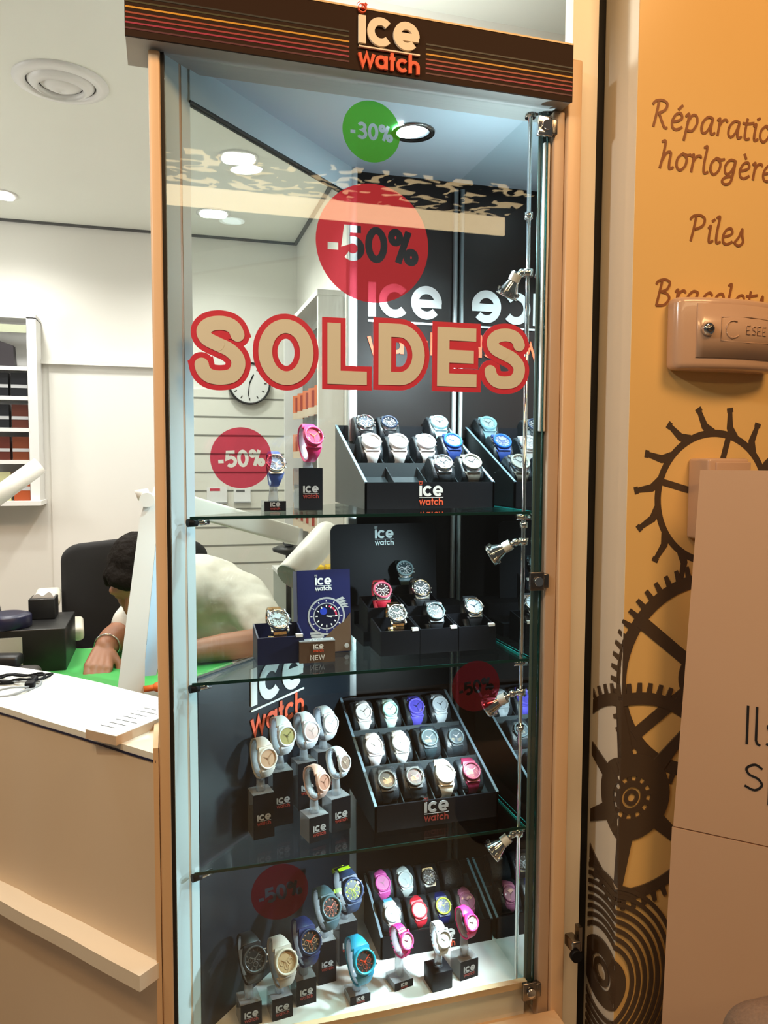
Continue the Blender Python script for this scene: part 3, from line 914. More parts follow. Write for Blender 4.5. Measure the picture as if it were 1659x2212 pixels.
# --- tray on the lowest shelf, 12 watches
T3 = [[(0.381, 0.268, 0.976), (0.444, 0.268, 0.976), (0.507, 0.269, 0.977), (0.566, 0.269, 0.977)],
      [(0.378, 0.165, 0.936), (0.438, 0.165, 0.936), (0.504, 0.168, 0.939), (0.566, 0.165, 0.937)],
      [(0.378, 0.070, 0.899), (0.438, 0.070, 0.899), (0.504, 0.068, 0.899), (0.563, 0.068, 0.898)]]
tray('black stepped tray of twelve slim watches on the lowest glass shelf', 0.342, 0.606, 0.024, 0.335, 0.817, 0.869, 0.992, spots(T3), EL, 0.445, 0.052, 0.826, dim=True)
g = 'watches in the twelve-watch tray'
R3 = 0.0195
watch('ivory watch at the back left corner of the twelve-watch tray', T3[0][0], 0, EL, (0.78, 0.72, 0.70), None, (0.78, 0.72, 0.70), None, (0.4, 0.35, 0.3), group=g, R=R3, marks=False)
watch('mint green rimmed white watch in the back row of the twelve-watch tray', T3[0][1], 0, EL, (0.62, 0.80, 0.74), None, (0.78, 0.82, 0.80), (0.40, 0.75, 0.65), (0.3, 0.4, 0.38), group=g, R=R3 * 0.95, marks=False)
watch('purple watch in the back row of the twelve-watch tray', T3[0][2], 0, EL, (0.10, 0.08, 0.50), None, (0.09, 0.07, 0.45), (0.12, 0.09, 0.5), (0.02, 0.02, 0.08), group=g, R=R3, marks=False)
watch('pale grey watch at the back right corner of the twelve-watch tray', T3[0][3], 0, EL, (0.62, 0.66, 0.70), None, (0.58, 0.63, 0.68), (0.6, 0.63, 0.66), (0.05, 0.05, 0.06), group=g, R=R3, marks=False)
watch('pinkish white watch leftmost in the middle row of the twelve-watch tray', T3[1][0], 0, EL, (0.80, 0.74, 0.76), None, (0.80, 0.75, 0.76), None, (0.4, 0.38, 0.38), group=g, R=R3, marks=False)
watch('plain white watch second in the middle row of the twelve-watch tray', T3[1][1], 0, EL, WHT, None, WHT, None, (0.45, 0.45, 0.45), group=g, R=R3, marks=False)
watch('dark teal grey watch with shiny rim in the middle row of the twelve-watch tray', T3[1][2], 0, EL, (0.020, 0.035, 0.042), None, (0.05, 0.075, 0.085), (0.10, 0.14, 0.15), (0.4, 0.45, 0.45), group=g, R=R3, marks=False)
watch('dark slate watch at the right of the middle row of the twelve-watch tray', T3[1][3], 0, EL, (0.02, 0.028, 0.034), None, (0.05, 0.07, 0.085), (0.10, 0.13, 0.14), (0.5, 0.5, 0.5), group=g, R=R3 * 0.92, marks=False)
watch('black watch at the front left corner of the twelve-watch tray', T3[2][0], 0, EL, (0.012, 0.014, 0.015), None, (0.03, 0.035, 0.035), (0.12, 0.12, 0.11), (0.4, 0.35, 0.2), group=g, R=R3, marks=False)
watch('black watch second in the front row of the twelve-watch tray', T3[2][1], 0, EL, (0.012, 0.015, 0.016), None, (0.035, 0.04, 0.042), (0.12, 0.12, 0.11), (0.4, 0.35, 0.2), group=g, R=R3, marks=False)
watch('cream white watch third in the front row of the twelve-watch tray', T3[2][2], 0, EL, (0.76, 0.70, 0.60), None, (0.72, 0.74, 0.76), (0.76, 0.72, 0.64), (0.1, 0.1, 0.1), group=g, R=R3 * 1.08, marks=False)
watch('burgundy watch at the front right corner of the twelve-watch tray', T3[2][3], 0, EL, (0.20, 0.015, 0.05), None, (0.20, 0.03, 0.07), (0.25, 0.04, 0.08), (0.7, 0.5, 0.4), group=g, R=R3, marks=False)

# --- tray on the deck
TA = [[(0.415, 0.222, 0.592), (0.469, 0.222, 0.592), (0.526, 0.222, 0.590), (0.585, 0.222, 0.590)],
      [(0.417, 0.152, 0.562), (0.478, 0.150, 0.561), (0.534, 0.150, 0.561), (0.592, 0.152, 0.562)]]
tray('black watch tray of bright coloured watches on the white deck', 0.382, 0.640, 0.118, 0.262, ZB, 0.535, 0.598, spots(TA), EL, 0.500, 0.052, 0.489, rows=2)
g = 'watches in the deck tray'
RA = 0.0180
watch('pink watch at the back left of the tray on the white deck', TA[0][0], 0, EL, (0.72, 0.10, 0.42), None, (0.74, 0.22, 0.48), None, (0.6, 0.3, 0.4), group=g, R=RA, marks=False, roll=6)
watch('white watch beside the pink one in the back row of the deck tray', TA[0][1], 0, EL, (0.72, 0.78, 0.76), None, (0.62, 0.70, 0.70), None, (0.6, 0.65, 0.65), group=g, R=RA, marks=False, roll=6)
watch('black watch with metallic dial in the back row of the deck tray', TA[0][2], 0, EL, BLK, 'steel', (0.10, 0.08, 0.07), 'bronze', WHT, group=g, R=RA, chrono=True)
watch('white watch with blue strap loop at the front left of the deck tray', TA[1][0], 0, EL, (0.72, 0.78, 0.82), None, (0.78, 0.80, 0.80), None, (0.6, 0.62, 0.62), group=g, R=RA, marks=False, roll=6, accent=(0.10, 0.42, 0.68), accent_th=(0.33 * PI,))
watch('red watch second from the left in the front row of the deck tray', TA[1][1], 0, EL, (0.72, 0.025, 0.05), None, (0.70, 0.03, 0.07), None, (0.8, 0.4, 0.4), group=g, R=RA, marks=False, roll=6)
watch('navy watch with lime yellow bezel in the front row of the deck tray', TA[1][2], 0, EL, (0.012, 0.02, 0.14), None, (0.02, 0.05, 0.16), (0.62, 0.72, 0.08), (0.7, 0.8, 0.1), group=g, R=RA)
watch('lilac pink watch at the front right of the deck tray', TA[1][3], 0, EL, (0.68, 0.24, 0.46), None, (0.62, 0.26, 0.46), None, (0.15, 0.05, 0.1), group=g, R=RA, marks=False, roll=6)

# ------------------------------------------------------------------ boxed watches on the middle shelf
ris = thing('stepped_riser', 'black stepped riser under the boxed watches on the middle shelf', 'display riser', (0.485, 0.06, 1.160))
for nm, y0, y1, h in (('lower_step', 0.088, 0.170, 0.030), ('upper_step', 0.170, 0.265, 0.060)):
    MB().box((-0.135, y0, 0.0), (0.135, y1, h)).obj(nm, 'black', ris)
def wbox(label, x, y, z, w=0.082, d=0.078, h=0.050, body='black', cush=None, lid=False):
    t = thing('watch_box', label, 'watch box', (x, y, z), group='open gift boxes on the middle shelf')
    f = 0.003
    mb = MB(); mb.use(body)
    mb.box((-w / 2, 0, 0), (w / 2, f, h)); mb.box((-w / 2, d - f, 0), (w / 2, d, h + 0.012))
    YZ = Matrix(((0, 0, 1, 0), (1, 0, 0, 0), (0, 1, 0, 0), (0, 0, 0, 1)))
    for sx in (-w / 2, w / 2 - f):
        mb.prism([(f, 0), (d - f, 0), (d - f, h + 0.012), (f, h)], sx, sx + f, YZ)
    mb.box((-w / 2 + f, f, 0), (w / 2 - f, d - f, 0.006))
    mb.obj('box_body', parent=t)
    MB().box((-w / 2 + 0.012, f + 0.004, 0.006), (w / 2 - 0.012, d - f - 0.004, h * 0.62)).obj('box_insert', 'leather', t)
    MB().box((w / 2 - 0.016, -0.0012, h - 0.002), (w / 2 - 0.003, 0.006, h + 0.004)).obj('price_tag', 'letter_w', t)
    return t
EB = 40
wb = [('black open watch box leftmost in the front row of the middle shelf', 0.403, 0.058, 1.160), ('black open watch box in the middle of the front row on the middle shelf', 0.486, 0.058, 1.160),
      ('black open watch box rightmost in the front row of the middle shelf', 0.570, 0.058, 1.160), ('black open watch box left on the lower riser step', 0.400, 0.149, 1.190),
      ('black open watch box right on the lower riser step', 0.486, 0.149, 1.190), ('black open watch box alone on the upper riser step', 0.478, 0.242, 1.220)]
for l, x, y, z in wb:
    wbox(l, x, y, z)
g = 'boxed watches on the middle shelf'
RB = 0.0205
watch('two tone steel and gold watch in the front left box of the middle shelf', (0.407, 0.098, 1.234), 0, EB, 'gold', 'steel', (0.015, 0.015, 0.016), 'steel', WHT, R=RB, style='metal', group=g, chrono=True)
watch('black watch in the middle front box of the middle shelf', (0.490, 0.098, 1.234), 0, EB, BLK, None, (0.012, 0.016, 0.018), (0.06, 0.085, 0.09), (0.3, 0.35, 0.35), R=RB, group=g, chrono=True)
watch('black watch with brilliant silver dial in the rightmost box of the middle shelf', (0.576, 0.098, 1.240), 0, EB, BLK, 'steel', (0.45, 0.55, 0.62), 'bezelshine', (0.02, 0.03, 0.05), R=RB, group=g)
watch('red strapped watch with dark dial in the left box of the second row', (0.400, 0.185, 1.268), 0, EB, (0.50, 0.015, 0.04), 'steel', (0.03, 0.012, 0.02), (0.60, 0.12, 0.20), WHT, R=RB, group=g, chrono=True)
watch('black strapped steel watch in the right box of the second row', (0.488, 0.185, 1.268), 0, EB, BLK, 'steel', (0.05, 0.06, 0.07), 'bezelshine', WHT, R=RB * 1.05, group=g, chrono=True)
watch('grey blue watch in the box on the upper riser step', (0.478, 0.272, 1.300), 0, EB, (0.09, 0.14, 0.16), 'steel', (0.03, 0.05, 0.06), (0.18, 0.26, 0.28), WHT, R=RB, group=g, chrono=True)
wbox('navy open watch box standing left of the blue watch poster', 0.163, 0.056, 1.160, 0.090, 0.078, 0.052, 'navy')
watch('two tone steel and gold watch in the navy box beside the poster', (0.163, 0.096, 1.234), 8, EB, 'gold', 'steel', (0.55, 0.70, 0.75), 'bezelshine', (0.1, 0.1, 0.1), R=0.0225, style='metal', group=g, chrono=True)
# black brand board standing behind
bt = thing('brand_board', 'black rounded board with pale brand lettering standing behind the boxed watches', 'display board', (0.438, 0.290, 1.160), (RAD(-4), 0, 0))
mb = MB(); mb.use('black')
pr = [(-0.126, 0.0), (0.126, 0.0)] + arc(0.126 - 0.018, 0.245 - 0.018, 0.018, 0, 90, 6) + arc(-0.126 + 0.018, 0.245 - 0.018, 0.018, 90, 180, 6)
mb.prism(pr, 0, 0.005, FRONT)
mb.obj('board', parent=bt)
logo(0.045, cmat((0.65, 0.80, 0.80), 0.4), cmat((0.65, 0.80, 0.80), 0.4), 0.0006).obj('lettering', parent=bt, loc=(-0.022, -0.0052, 0.196))
# blue poster card with a printed watch
pc = thing('poster_card', 'blue folded card printed with a large diver watch on the middle shelf', 'advertising card', (0.262, 0.118, 1.160), (RAD(-6), 0, RAD(0)))
mb = MB(); mb.use(cmat((0.012, 0.014, 0.075), 0.35)); mb.box((-0.055, 0.0, 0.0), (0.055, 0.003, 0.168))
mb.obj('card', parent=pc)
MB().box((-0.055, 0.0, 0.001), (-0.0545, 0.05, 0.165)).obj('folded_wing', cmat((0.10, 0.11, 0.2), 0.5), pc)
logo(0.034, 'letter_w', 'letter_w', 0.0004).obj('lettering', parent=pc, loc=(-0.018, -0.0002, 0.126))
mb = MB()
T = Matrix.Translation((0.004, -0.0003, 0.074)) @ FRONT
def disc(mb, r, z0, z1, T, n=40, cx=0, cy=0):
    mb.prism([(cx + r * math.cos(2 * PI * i / n), cy + r * math.sin(2 * PI * i / n)) for i in range(n)], z0, z1, T)
mb.use('letter_g')
for k in range(7):
    mb.box((-0.034 + k * 0.0012, -0.036 - k * 0.0055, 0), (-0.004 - k * 0.002, -0.0315 - k * 0.0055, 0.0002), T)
for k in range(4):
    mb.prism([(0.014 + k * 0.006, 0.030 - k * 0.004), (0.020 + k * 0.006, 0.028 - k * 0.004), (0.040 + k * 0.003, 0.034 - k * 0.006), (0.034 + k * 0.002, 0.038 - k * 0.006)], 0, 0.0002, T)
disc(mb, 0.0385, 0.0002, 0.0004, T)
mb.use(cmat((0.02, 0.02, 0.10), 0.3)); disc(mb, 0.0350, 0.0004, 0.0006, T)
mb.use('letter_g'); mb.stroke(arc(0, 0, 0.0262, 0, 360, 40)[:-1], 0.002, 0.0006, 0.0007, T, True)
mb.use(cmat((0.008, 0.008, 0.025), 0.3)); disc(mb, 0.0245, 0.0006, 0.0008, T)
mb.use(cmat((0.55, 0.03, 0.08), 0.4)); mb.stroke(arc(0, 0, 0.0205, 0, 75, 14), 0.0035, 0.0008, 0.0009, T)
mb.use(cmat((0.02, 0.05, 0.45), 0.4)); disc(mb, 0.0075, 0.0008, 0.0009, T, 20, -0.006, 0.010)
mb.use('letter_w')
for q in range(12):
    a = q * PI / 6
    mb.stroke([(0.0180 * math.sin(a), 0.0180 * math.cos(a)), (0.0225 * math.sin(a), 0.0225 * math.cos(a))], 0.0022, 0.0009, 0.0010, T)
    mb.stroke([(0.029 * math.sin(a), 0.029 * math.cos(a)), (0.033 * math.sin(a), 0.033 * math.cos(a))], 0.0018, 0.0006, 0.0007, T)
mb.stroke([(0, 0), (0.011, -0.002)], 0.0022, 0.0010, 0.0011, T); mb.stroke([(0, 0), (0.018, -0.001)], 0.0012, 0.0010, 0.0011, T)
mb.obj('printed_watch', parent=pc)
mb = MB(); mb.use('mocha')
mb.prism([(-0.010, 0.0), (0.054, 0.0), (0.054, 0.078), (0.040, 0.060), (0.025, 0.052), (0.0, 0.030)], 0.0004, 0.0012, Matrix.Translation((0, -0.0002, 0.001)) @ FRONT)
mb.use('letter_g'); disc(mb, 0.005, 0.0012, 0.0014, Matrix.Translation((0.045, -0.0002, 0.012)) @ FRONT, 16)
mb.obj('printed_amber_shape', parent=pc)  # brownish shape printed low on the card
# small NEW sign
ns = thing('new_sign', 'small brown sign reading NEW in front of the blue poster card', 'sign', (0.232, 0.048, 1.160))
MB().prism([(-0.035, 0.0), (0.035, 0.0), (0.035, 0.020), (-0.035, 0.020)], 0.0, 0.042).obj('sign_block', 'mocha', ns)
MB().box((-0.035, -0.0008, 0.0405), (0.035, 0.0205, 0.0425)).obj('clear_top', 'acrylic', ns)
logo(0.020, 'letter_w', 'letter_r', 0.0005, False).obj('lettering', parent=ns, loc=(-0.008, -0.0006, 0.0205))
mb = MB(); mb.use('letter_w'); text_on(mb, 'NEW', -0.014, 0.005, 0.0075, 0.20, 0, 0.0004, Matrix.Translation((0, -0.0006, 0)) @ FRONT)
mb.obj('sign_text', parent=ns)

# ------------------------------------------------------------------ watches on stands
def stand(label, wlabel, pos, yaw, elev, zs, ztop, strap, wd=0.042, dp=0.042, solid=False, group='', plate=True, **kw):
    R = kw.get('R', 0.021)
    k = R / 0.021
    w = watch(wlabel, pos, yaw, elev, strap, group=group, **kw)
    e, y = RAD(elev), RAD(yaw)
    n = Vector((math.sin(y) * math.cos(e), -math.cos(y) * math.cos(e), math.sin(e)))
    c = Vector(pos) - n * 0.024 * k
    t = thing('watch_stand', label, 'watch stand', (c.x, c.y, zs), (0, 0, y * 0.45), group=group.replace('watches', 'stands'))
    h = ztop - zs
    if solid:
        MB().rbox((-wd / 2, -dp / 2, 0), (wd / 2, dp / 2, h), 0.001, 1).obj('block', 'black', t)
    else:
        MB().box((-wd / 2, -dp / 2 + 0.002, 0), (wd / 2, dp / 2, h)).obj('block', 'acrylic', t)
        MB().box((-wd / 2, -dp / 2, 0), (wd / 2, -dp / 2 + 0.0018, h)).obj('front_plate', 'black', t)
        mb = MB(); mb.use('black'); mb.box((-wd / 2 + 0.001, -dp / 2 + 0.003, 0.001), (wd / 2 - 0.001, dp / 2 - 0.001, h * 0.6))
        mb.obj('block_core', parent=t)
    if plate:
        lw = wd * 0.66
        if h > 0.03:
            logo(lw, 'letter_g', 'letter_rd', 0.0004, False).obj('lettering', parent=t, loc=(-lw / 2, -dp / 2 - 0.0002, max(0.004, h * 0.42 - lw * 0.35)))
        else:
            lw = min(lw, h * 1.0)
            logo(lw, 'letter_g', 'letter_rd', 0.0004, False).obj('lettering', parent=t, loc=(-lw / 2, -dp / 2 - 0.0002, h * 0.12))
    # clear C ring that the strap wraps around
    a, b = 0.0358 * k, 0.0228 * k
    u = Vector((0, 0, 1)) - n * n.z
    u.normalize()
    x = u.cross(n)
    ring = []
    mb = MB()
    zl = Matrix.Rotation(-y * 0.45, 3, 'Z')
    cc = Vector((0, 0, c.z - zs))
    rows = []
    for i in range(25):
        th = RAD(30) + RAD(300) * i / 24
        for_ = cc + zl @ (u * (a * math.sin(th)) + n * (b * math.cos(th)))
        rows.append((for_, zl @ x))
    prev = None
    rr = []
    ctr = cc
    for p, xx in rows:
        q = ctr + (p - ctr) * 0.90
        rr.append([mb.b.verts.new(v) for v in (p - xx * R * 0.42, p + xx * R * 0.42, q + xx * R * 0.42, q - xx * R * 0.42)])
    for A, B in zip(rr, rr[1:]):
        for j in range(4):
            mb._f([A[j], A[(j + 1) % 4], B[(j + 1) % 4], B[j]], True)
    mb._f(rr[0]); mb._f(rr[-1][::-1])
    zlow = min(p.z for p, _ in rows)
    if zlow > h:
        mb.cyl((0, 0, h), (0, 0.004, zlow + 0.004), 0.010, 0.007, n=14)
    mb.obj('strap_ring', 'acrylic', t)

# lowest glass shelf, left group
g = 'watches on stands on the lowest shelf'
def soft(c, dial, **k):
    return dict(strap=c, dial=dial, **k)
ZS = 0.817
stand('black acrylic stand under the white watch nearest the left post', 'white watch with rose gold dial nearest the left post on the lowest shelf', (0.134, 0.060, 0.976), 22, 14, ZS, 0.905, (0.78, 0.76, 0.70), group=g, dial=(0.62, 0.40, 0.26), hand=(0.4, 0.25, 0.15), R=0.0205, marks=False)
stand('tall black stand under the white watch with olive gold dial', 'white watch with olive gold dial in the left group of the lowest shelf', (0.178, 0.104, 1.000), 22, 14, ZS, 0.927, (0.72, 0.76, 0.80), group=g, dial=(0.36, 0.30, 0.10), hand=(0.1, 0.08, 0.02), R=0.0205, marks=False)
stand('black stand under the white watch with pinkish tan dial', 'white watch with pinkish tan dial under the orange panel lettering', (0.238, 0.160, 0.985), 24, 14, ZS, 0.917, (0.76, 0.78, 0.84), group=g, dial=(0.50, 0.30, 0.25), hand=(0.3, 0.2, 0.15), R=0.0205, marks=False)
stand('black stand under the all white watch left of the tray', 'all white watch at the back of the left group beside the twelve-watch tray', (0.284, 0.180, 0.990), 26, 14, ZS, 0.930, (0.78, 0.80, 0.84), group=g, dial=(0.74, 0.76, 0.78), hand=(0.3, 0.3, 0.3), R=0.0195, marks=False)
stand('short black stand under the rose pink watch', 'rose pink watch at the front of the left group on the lowest shelf', (0.236, 0.026, 0.931), 36, 14, ZS, 0.866, (0.70, 0.46, 0.38), group=g, dial=(0.52, 0.26, 0.18), hand=(0.3, 0.15, 0.1), R=0.0175, marks=False)
stand('black stand under the slim white watch with brown dial', 'slim white watch with small brown dial beside the tray corner', (0.285, 0.055, 0.953), 36, 14, ZS, 0.884, (0.66, 0.74, 0.80), group=g, dial=(0.22, 0.14, 0.10), hand=(0.6, 0.5, 0.4), R=0.0165, marks=False)

# deck, left diagonal group and middle
g = 'watches on stands on the white deck'
DK = (0.02, 0.018, 0.016)
stand('black cube stand nearest the left post on the deck', 'black watch with black dial nearest the left post on the deck', (0.100, 0.000, 0.618), 16, 26, ZB, 0.528, (0.006, 0.006, 0.006), group=g, dial=(0.010, 0.009, 0.008), bezel=(0.03, 0.03, 0.03), hand=(0.1, 0.09, 0.08), R=0.0235, chrono=True, mark=(0.08, 0.07, 0.06), wd=0.040)
stand('black cube stand under the sand coloured watch', 'sand white watch with golden dial on the deck', (0.159, 0.002, 0.600), 16, 28, ZB, 0.527, (0.48, 0.44, 0.38), group=g, dial=(0.50, 0.34, 0.18), bezel=(0.55, 0.50, 0.40), hand=(0.5, 0.35, 0.2), R=0.0235, chrono=True, mark=(0.45, 0.3, 0.15), wd=0.040)
stand('black cube stand under the navy watch with dark dial', 'navy watch with dark brown dial on the deck', (0.210, 0.028, 0.614), 16, 28, ZB, 0.536, (0.012, 0.022, 0.10), group=g, dial=DK, bezel=(0.01, 0.02, 0.06), hand=(0.55, 0.08, 0.02), R=0.0235, chrono=True, mark=(0.35, 0.2, 0.1), wd=0.040)
stand('tall black stand under the grey teal watch', 'grey teal watch with dark dial and pink hands under the red sticker', (0.262, 0.078, 0.645), 18, 30, ZB, 0.573, (0.07, 0.14, 0.17), group=g, dial=DK, bezel=(0.09, 0.17, 0.20), hand=(0.75, 0.2, 0.15), R=0.0225, chrono=True, mark=(0.6, 0.2, 0.12), wd=0.038)
stand('tall black stand under the navy and lime watch', 'navy watch with lime yellow keepers and lime dial print on the deck', (0.318, 0.122, 0.649), 18, 26, ZB, 0.576, (0.025, 0.05, 0.12), group=g, dial=(0.08, 0.10, 0.13), bezel=(0.03, 0.06, 0.16), hand=(0.62, 0.85, 0.05), R=0.0245, chrono=True, mark=(0.60, 0.80, 0.06), accent=(0.62, 0.95, 0.02), wd=0.040)
stand('low clear stand under the cyan blue watch', 'cyan blue watch with dark dial on a low clear stand', (0.312, 0.000, 0.574), 14, 26, ZB, 0.502, (0.015, 0.28, 0.46), group=g, dial=(0.03, 0.03, 0.03), bezel=(0.02, 0.33, 0.45), hand=(0.65, 0.06, 0.02), R=0.0235, chrono=True, mark=(0.3, 0.05, 0.02), wd=0.042, dp=0.040)
stand('low clear stand under the hot pink watch with white dial', 'hot pink watch with white dial on a low clear stand', (0.407, 0.026, 0.582), 24, 24, ZB, 0.500, (0.80, 0.04, 0.26), group=g, dial=(0.78, 0.76, 0.76), bezel=(0.75, 0.10, 0.30), hand=(0.2, 0.05, 0.1), R=0.0165, style='metal', wd=0.042, dp=0.042)
stand('black cube stand under the white link watch', 'white link bracelet watch on a plain black cube', (0.478, 0.000, 0.590), 10, 24, ZB, 0.524, (0.70, 0.72, 0.70), group=g, dial=(0.62, 0.68, 0.66), bezel=(0.72, 0.74, 0.72), hand=(0.5, 0.5, 0.5), R=0.0165, style='metal', solid=True, plate=False, wd=0.044, dp=0.044)
stand('silver topped cube stand under the magenta watch', 'magenta watch with small white dial on a silver topped cube', (0.545, 0.018, 0.602), 20, 24, ZB, 0.524, (0.78, 0.03, 0.20), group=g, dial=(0.75, 0.74, 0.70), bezel=(0.70, 0.06, 0.22), hand=(0.1, 0.05, 0.05), R=0.0165, style='soft', wd=0.042, dp=0.042)

# top shelf, two single watches
g = 'watches on stands on the top shelf'
ZS = 1.452
stand('tall black block stand under the pink watch', 'hot pink watch high on a tall black block on the top shelf', (0.231, 0.090, 1.594), 14, 26, ZS, 1.535, (0.85, 0.03, 0.19), group=g, dial=(0.75, 0.05, 0.17), bezel=(0.80, 0.07, 0.22), hand=(0.7, 0.3, 0.1), R=0.0205, wd=0.048, dp=0.040, mark=(0.6, 0.2, 0.1))
stand('low black block with a tall clear ring beside the small red sticker', 'steel and blue watch on a low block beside the small red sticker', (0.158, 0.085, 1.542), 4, 26, ZS, 1.471, (0.05, 0.09, 0.36), group=g, dial=(0.25, 0.34, 0.48), bezel='steel', case='steel', hand=(0.75, 0.78, 0.8), R=0.0185, chrono=True, wd=0.042, dp=0.040)

# ------------------------------------------------------------------ stickers and sale lettering on the glass door
def cut_disc(r, glyphs, name):
    """flat round film with the glyph ribbons cut out of it"""
    from mathutils.geometry import delaunay_2d_cdt
    V, E_, F = [], [], []
    def loop(pts):
        b = len(V)
        V.extend(Vector(p) for p in pts)
        n = len(pts)
        E_.extend((b + i, b + (i + 1) % n) for i in range(n))
    loop([(r * math.cos(2 * PI * i / 72), r * math.sin(2 * PI * i / 72)) for i in range(72)])
    holes = []
    for f in glyphs.b.faces:
        if all(abs(v.co.y + 0.003) < 3e-4 for v in f.verts):
            q = [(v.co.x, v.co.z) for v in f.verts]
            holes.append(q); loop(q)
    vo, eo, fo, *_ = delaunay_2d_cdt(V, E_, [], 1, 1e-7)
    def inside(p, q):
        c = False
        n = len(q)
        for i in range(n):
            (x0, y0), (x1, y1) = q[i], q[(i + 1) % n]
            if (y0 > p[1]) != (y1 > p[1]) and p[0] < (x1 - x0) * (p[1] - y0) / (y1 - y0) + x0:
                c = not c
        return c
    keep = []
    for f in fo:
        c = ((vo[f[0]] + vo[f[1]] + vo[f[2]]) / 3)
        if not any(inside(c, q) for q in holes):
            keep.append(list(f))
    me = bpy.data.meshes.new(name)
    me.from_pydata([(v.x, 0, v.y) for v in vo], [], keep)
    glyphs.b.free()
    return me
def sticker(name, label, x, z, r, txt, th, m, y=-0.0455, rot=0, tw=0.30, tcy=-0.02):
    mb = MB()
    w = text_w(txt, th)
    text_on(mb, txt, -w / 2, -th * 0.70 + tcy * r, th, tw, -0.002, 0.003, FRONT)
    me = cut_disc(r, mb, name)
    me.materials.append(M[m])
    o = link(name, me, None, (x, y, z), (0, RAD(-rot), 0))
    return tag(o, label, 'sticker', 'round sale stickers on the glass door')
sticker('sale_sticker', 'green round sticker reading -30% at the top of the glass door', 0.312, 2.127, 0.0525, '-30%', 0.0195, 'greenvinyl', tcy=0.0)
sticker('sale_sticker', 'largest red round sticker reading -50% above the sale lettering', 0.3155, 1.9345, 0.1035, '-50%', 0.0420, 'redvinyl_big')
sticker('sale_sticker', 'red round sticker reading -50% left of the pink watch', 0.081, 1.5535, 0.0525, '-50%', 0.0200, 'redvinyl', rot=3)
sticker('sale_sticker', 'dim red round sticker reading -50% in front of the spot lamp', 0.5235, 1.1175, 0.0495, '-50%', 0.0180, 'redvinyl', rot=9)
sticker('sale_sticker', 'red round sticker reading -50% low on the door at the left post', 0.1440, 0.7670, 0.0520, '-50%', 0.0200, 'redvinyl', rot=9)

sl = thing('sale_lettering', 'large cream letters with red outline spelling SOLDES across the glass door', 'sale lettering', (0.0, -0.0515, 1.668))
# letters are drawn in a unit box of height 1; each is (width, strokes, stroke width)
def letter_paths(ch):
    # centre lines inside a box 1 wide, 1 high, for stroke s (fraction of height)
    if ch == 'S':
        return [(smooth_pts([(0.775, 0.690), (0.730, 0.770), (0.640, 0.820), (0.490, 0.835), (0.330, 0.805), (0.245, 0.730), (0.285, 0.640), (0.450, 0.575),
                             (0.640, 0.510), (0.765, 0.410), (0.770, 0.295), (0.680, 0.195), (0.500, 0.163), (0.330, 0.180), (0.235, 0.245), (0.205, 0.325)], 5), False)]
    if ch == 'O':
        return [(arc(0.5, 0.5, 0.308, 0, 360, 48, 0.332)[:-1], True)]
    if ch == 'L':
        return [([(0.248, 0.895), (0.248, 0.178), (0.88, 0.178)], False)]
    if ch == 'D':
        return [([(0.212, 0.5), (0.212, 0.178), (0.46, 0.178)] + arc(0.46, 0.5, 0.325, -80, 80, 22, 0.322) + [(0.46, 0.822), (0.212, 0.822)], True)]
    if ch == 'E':
        return [([(0.885, 0.822), (0.236, 0.822), (0.236, 0.178), (0.90, 0.178)], False), ([(0.236, 0.51), (0.84, 0.51)], False)]
LET = [('S', -0.006, 0.100, 1.6665, 1.8025), ('O', 0.100, 0.217, 1.6690, 1.8030), ('L', 0.2195, 0.314, 1.6725, 1.8045), ('D', 0.3125, 0.4235, 1.6740, 1.8070), ('E', 0.4240, 0.5235, 1.6755, 1.8055), ('S', 0.5200, 0.6230, 1.6755, 1.8075)]
for ch, x0, x1, z0, z1 in LET:
    w_, h_ = x1 - x0, z1 - z0
    def tr(pts):
        return [(x0 + p[0] * w_, z0 + p[1] * h_ - 1.668) for p in pts]
    sw = 0.0236
    def ext(pts, cl, e):
        if cl:
            return pts
        P = [Vector(p) for p in pts]
        a = P[0] + (P[0] - P[1]).normalized() * e; b = P[-1] + (P[-1] - P[-2]).normalized() * e
        return [tuple(a)] + pts[1:-1] + [tuple(b)]
    mb = MB()
    for pts, cl in letter_paths(ch):
        (mb.stroke if ch != 'S' else mb.rstroke)(ext(tr(pts), cl, 0.0094), sw + 0.0188, 0.0, 0.0005, FRONT, *([cl] if ch != 'S' else []))
    lo = mb.obj('letter_' + ch.lower(), 'soldes_red', sl)
    mb = MB()
    for pts, cl in letter_paths(ch):
        (mb.stroke if ch != 'S' else mb.rstroke)(tr(pts), sw, 0.0013, 0.0016, FRONT, *([cl] if ch != 'S' else []))
    mb.obj('letter_fill', 'soldes_fill', lo)

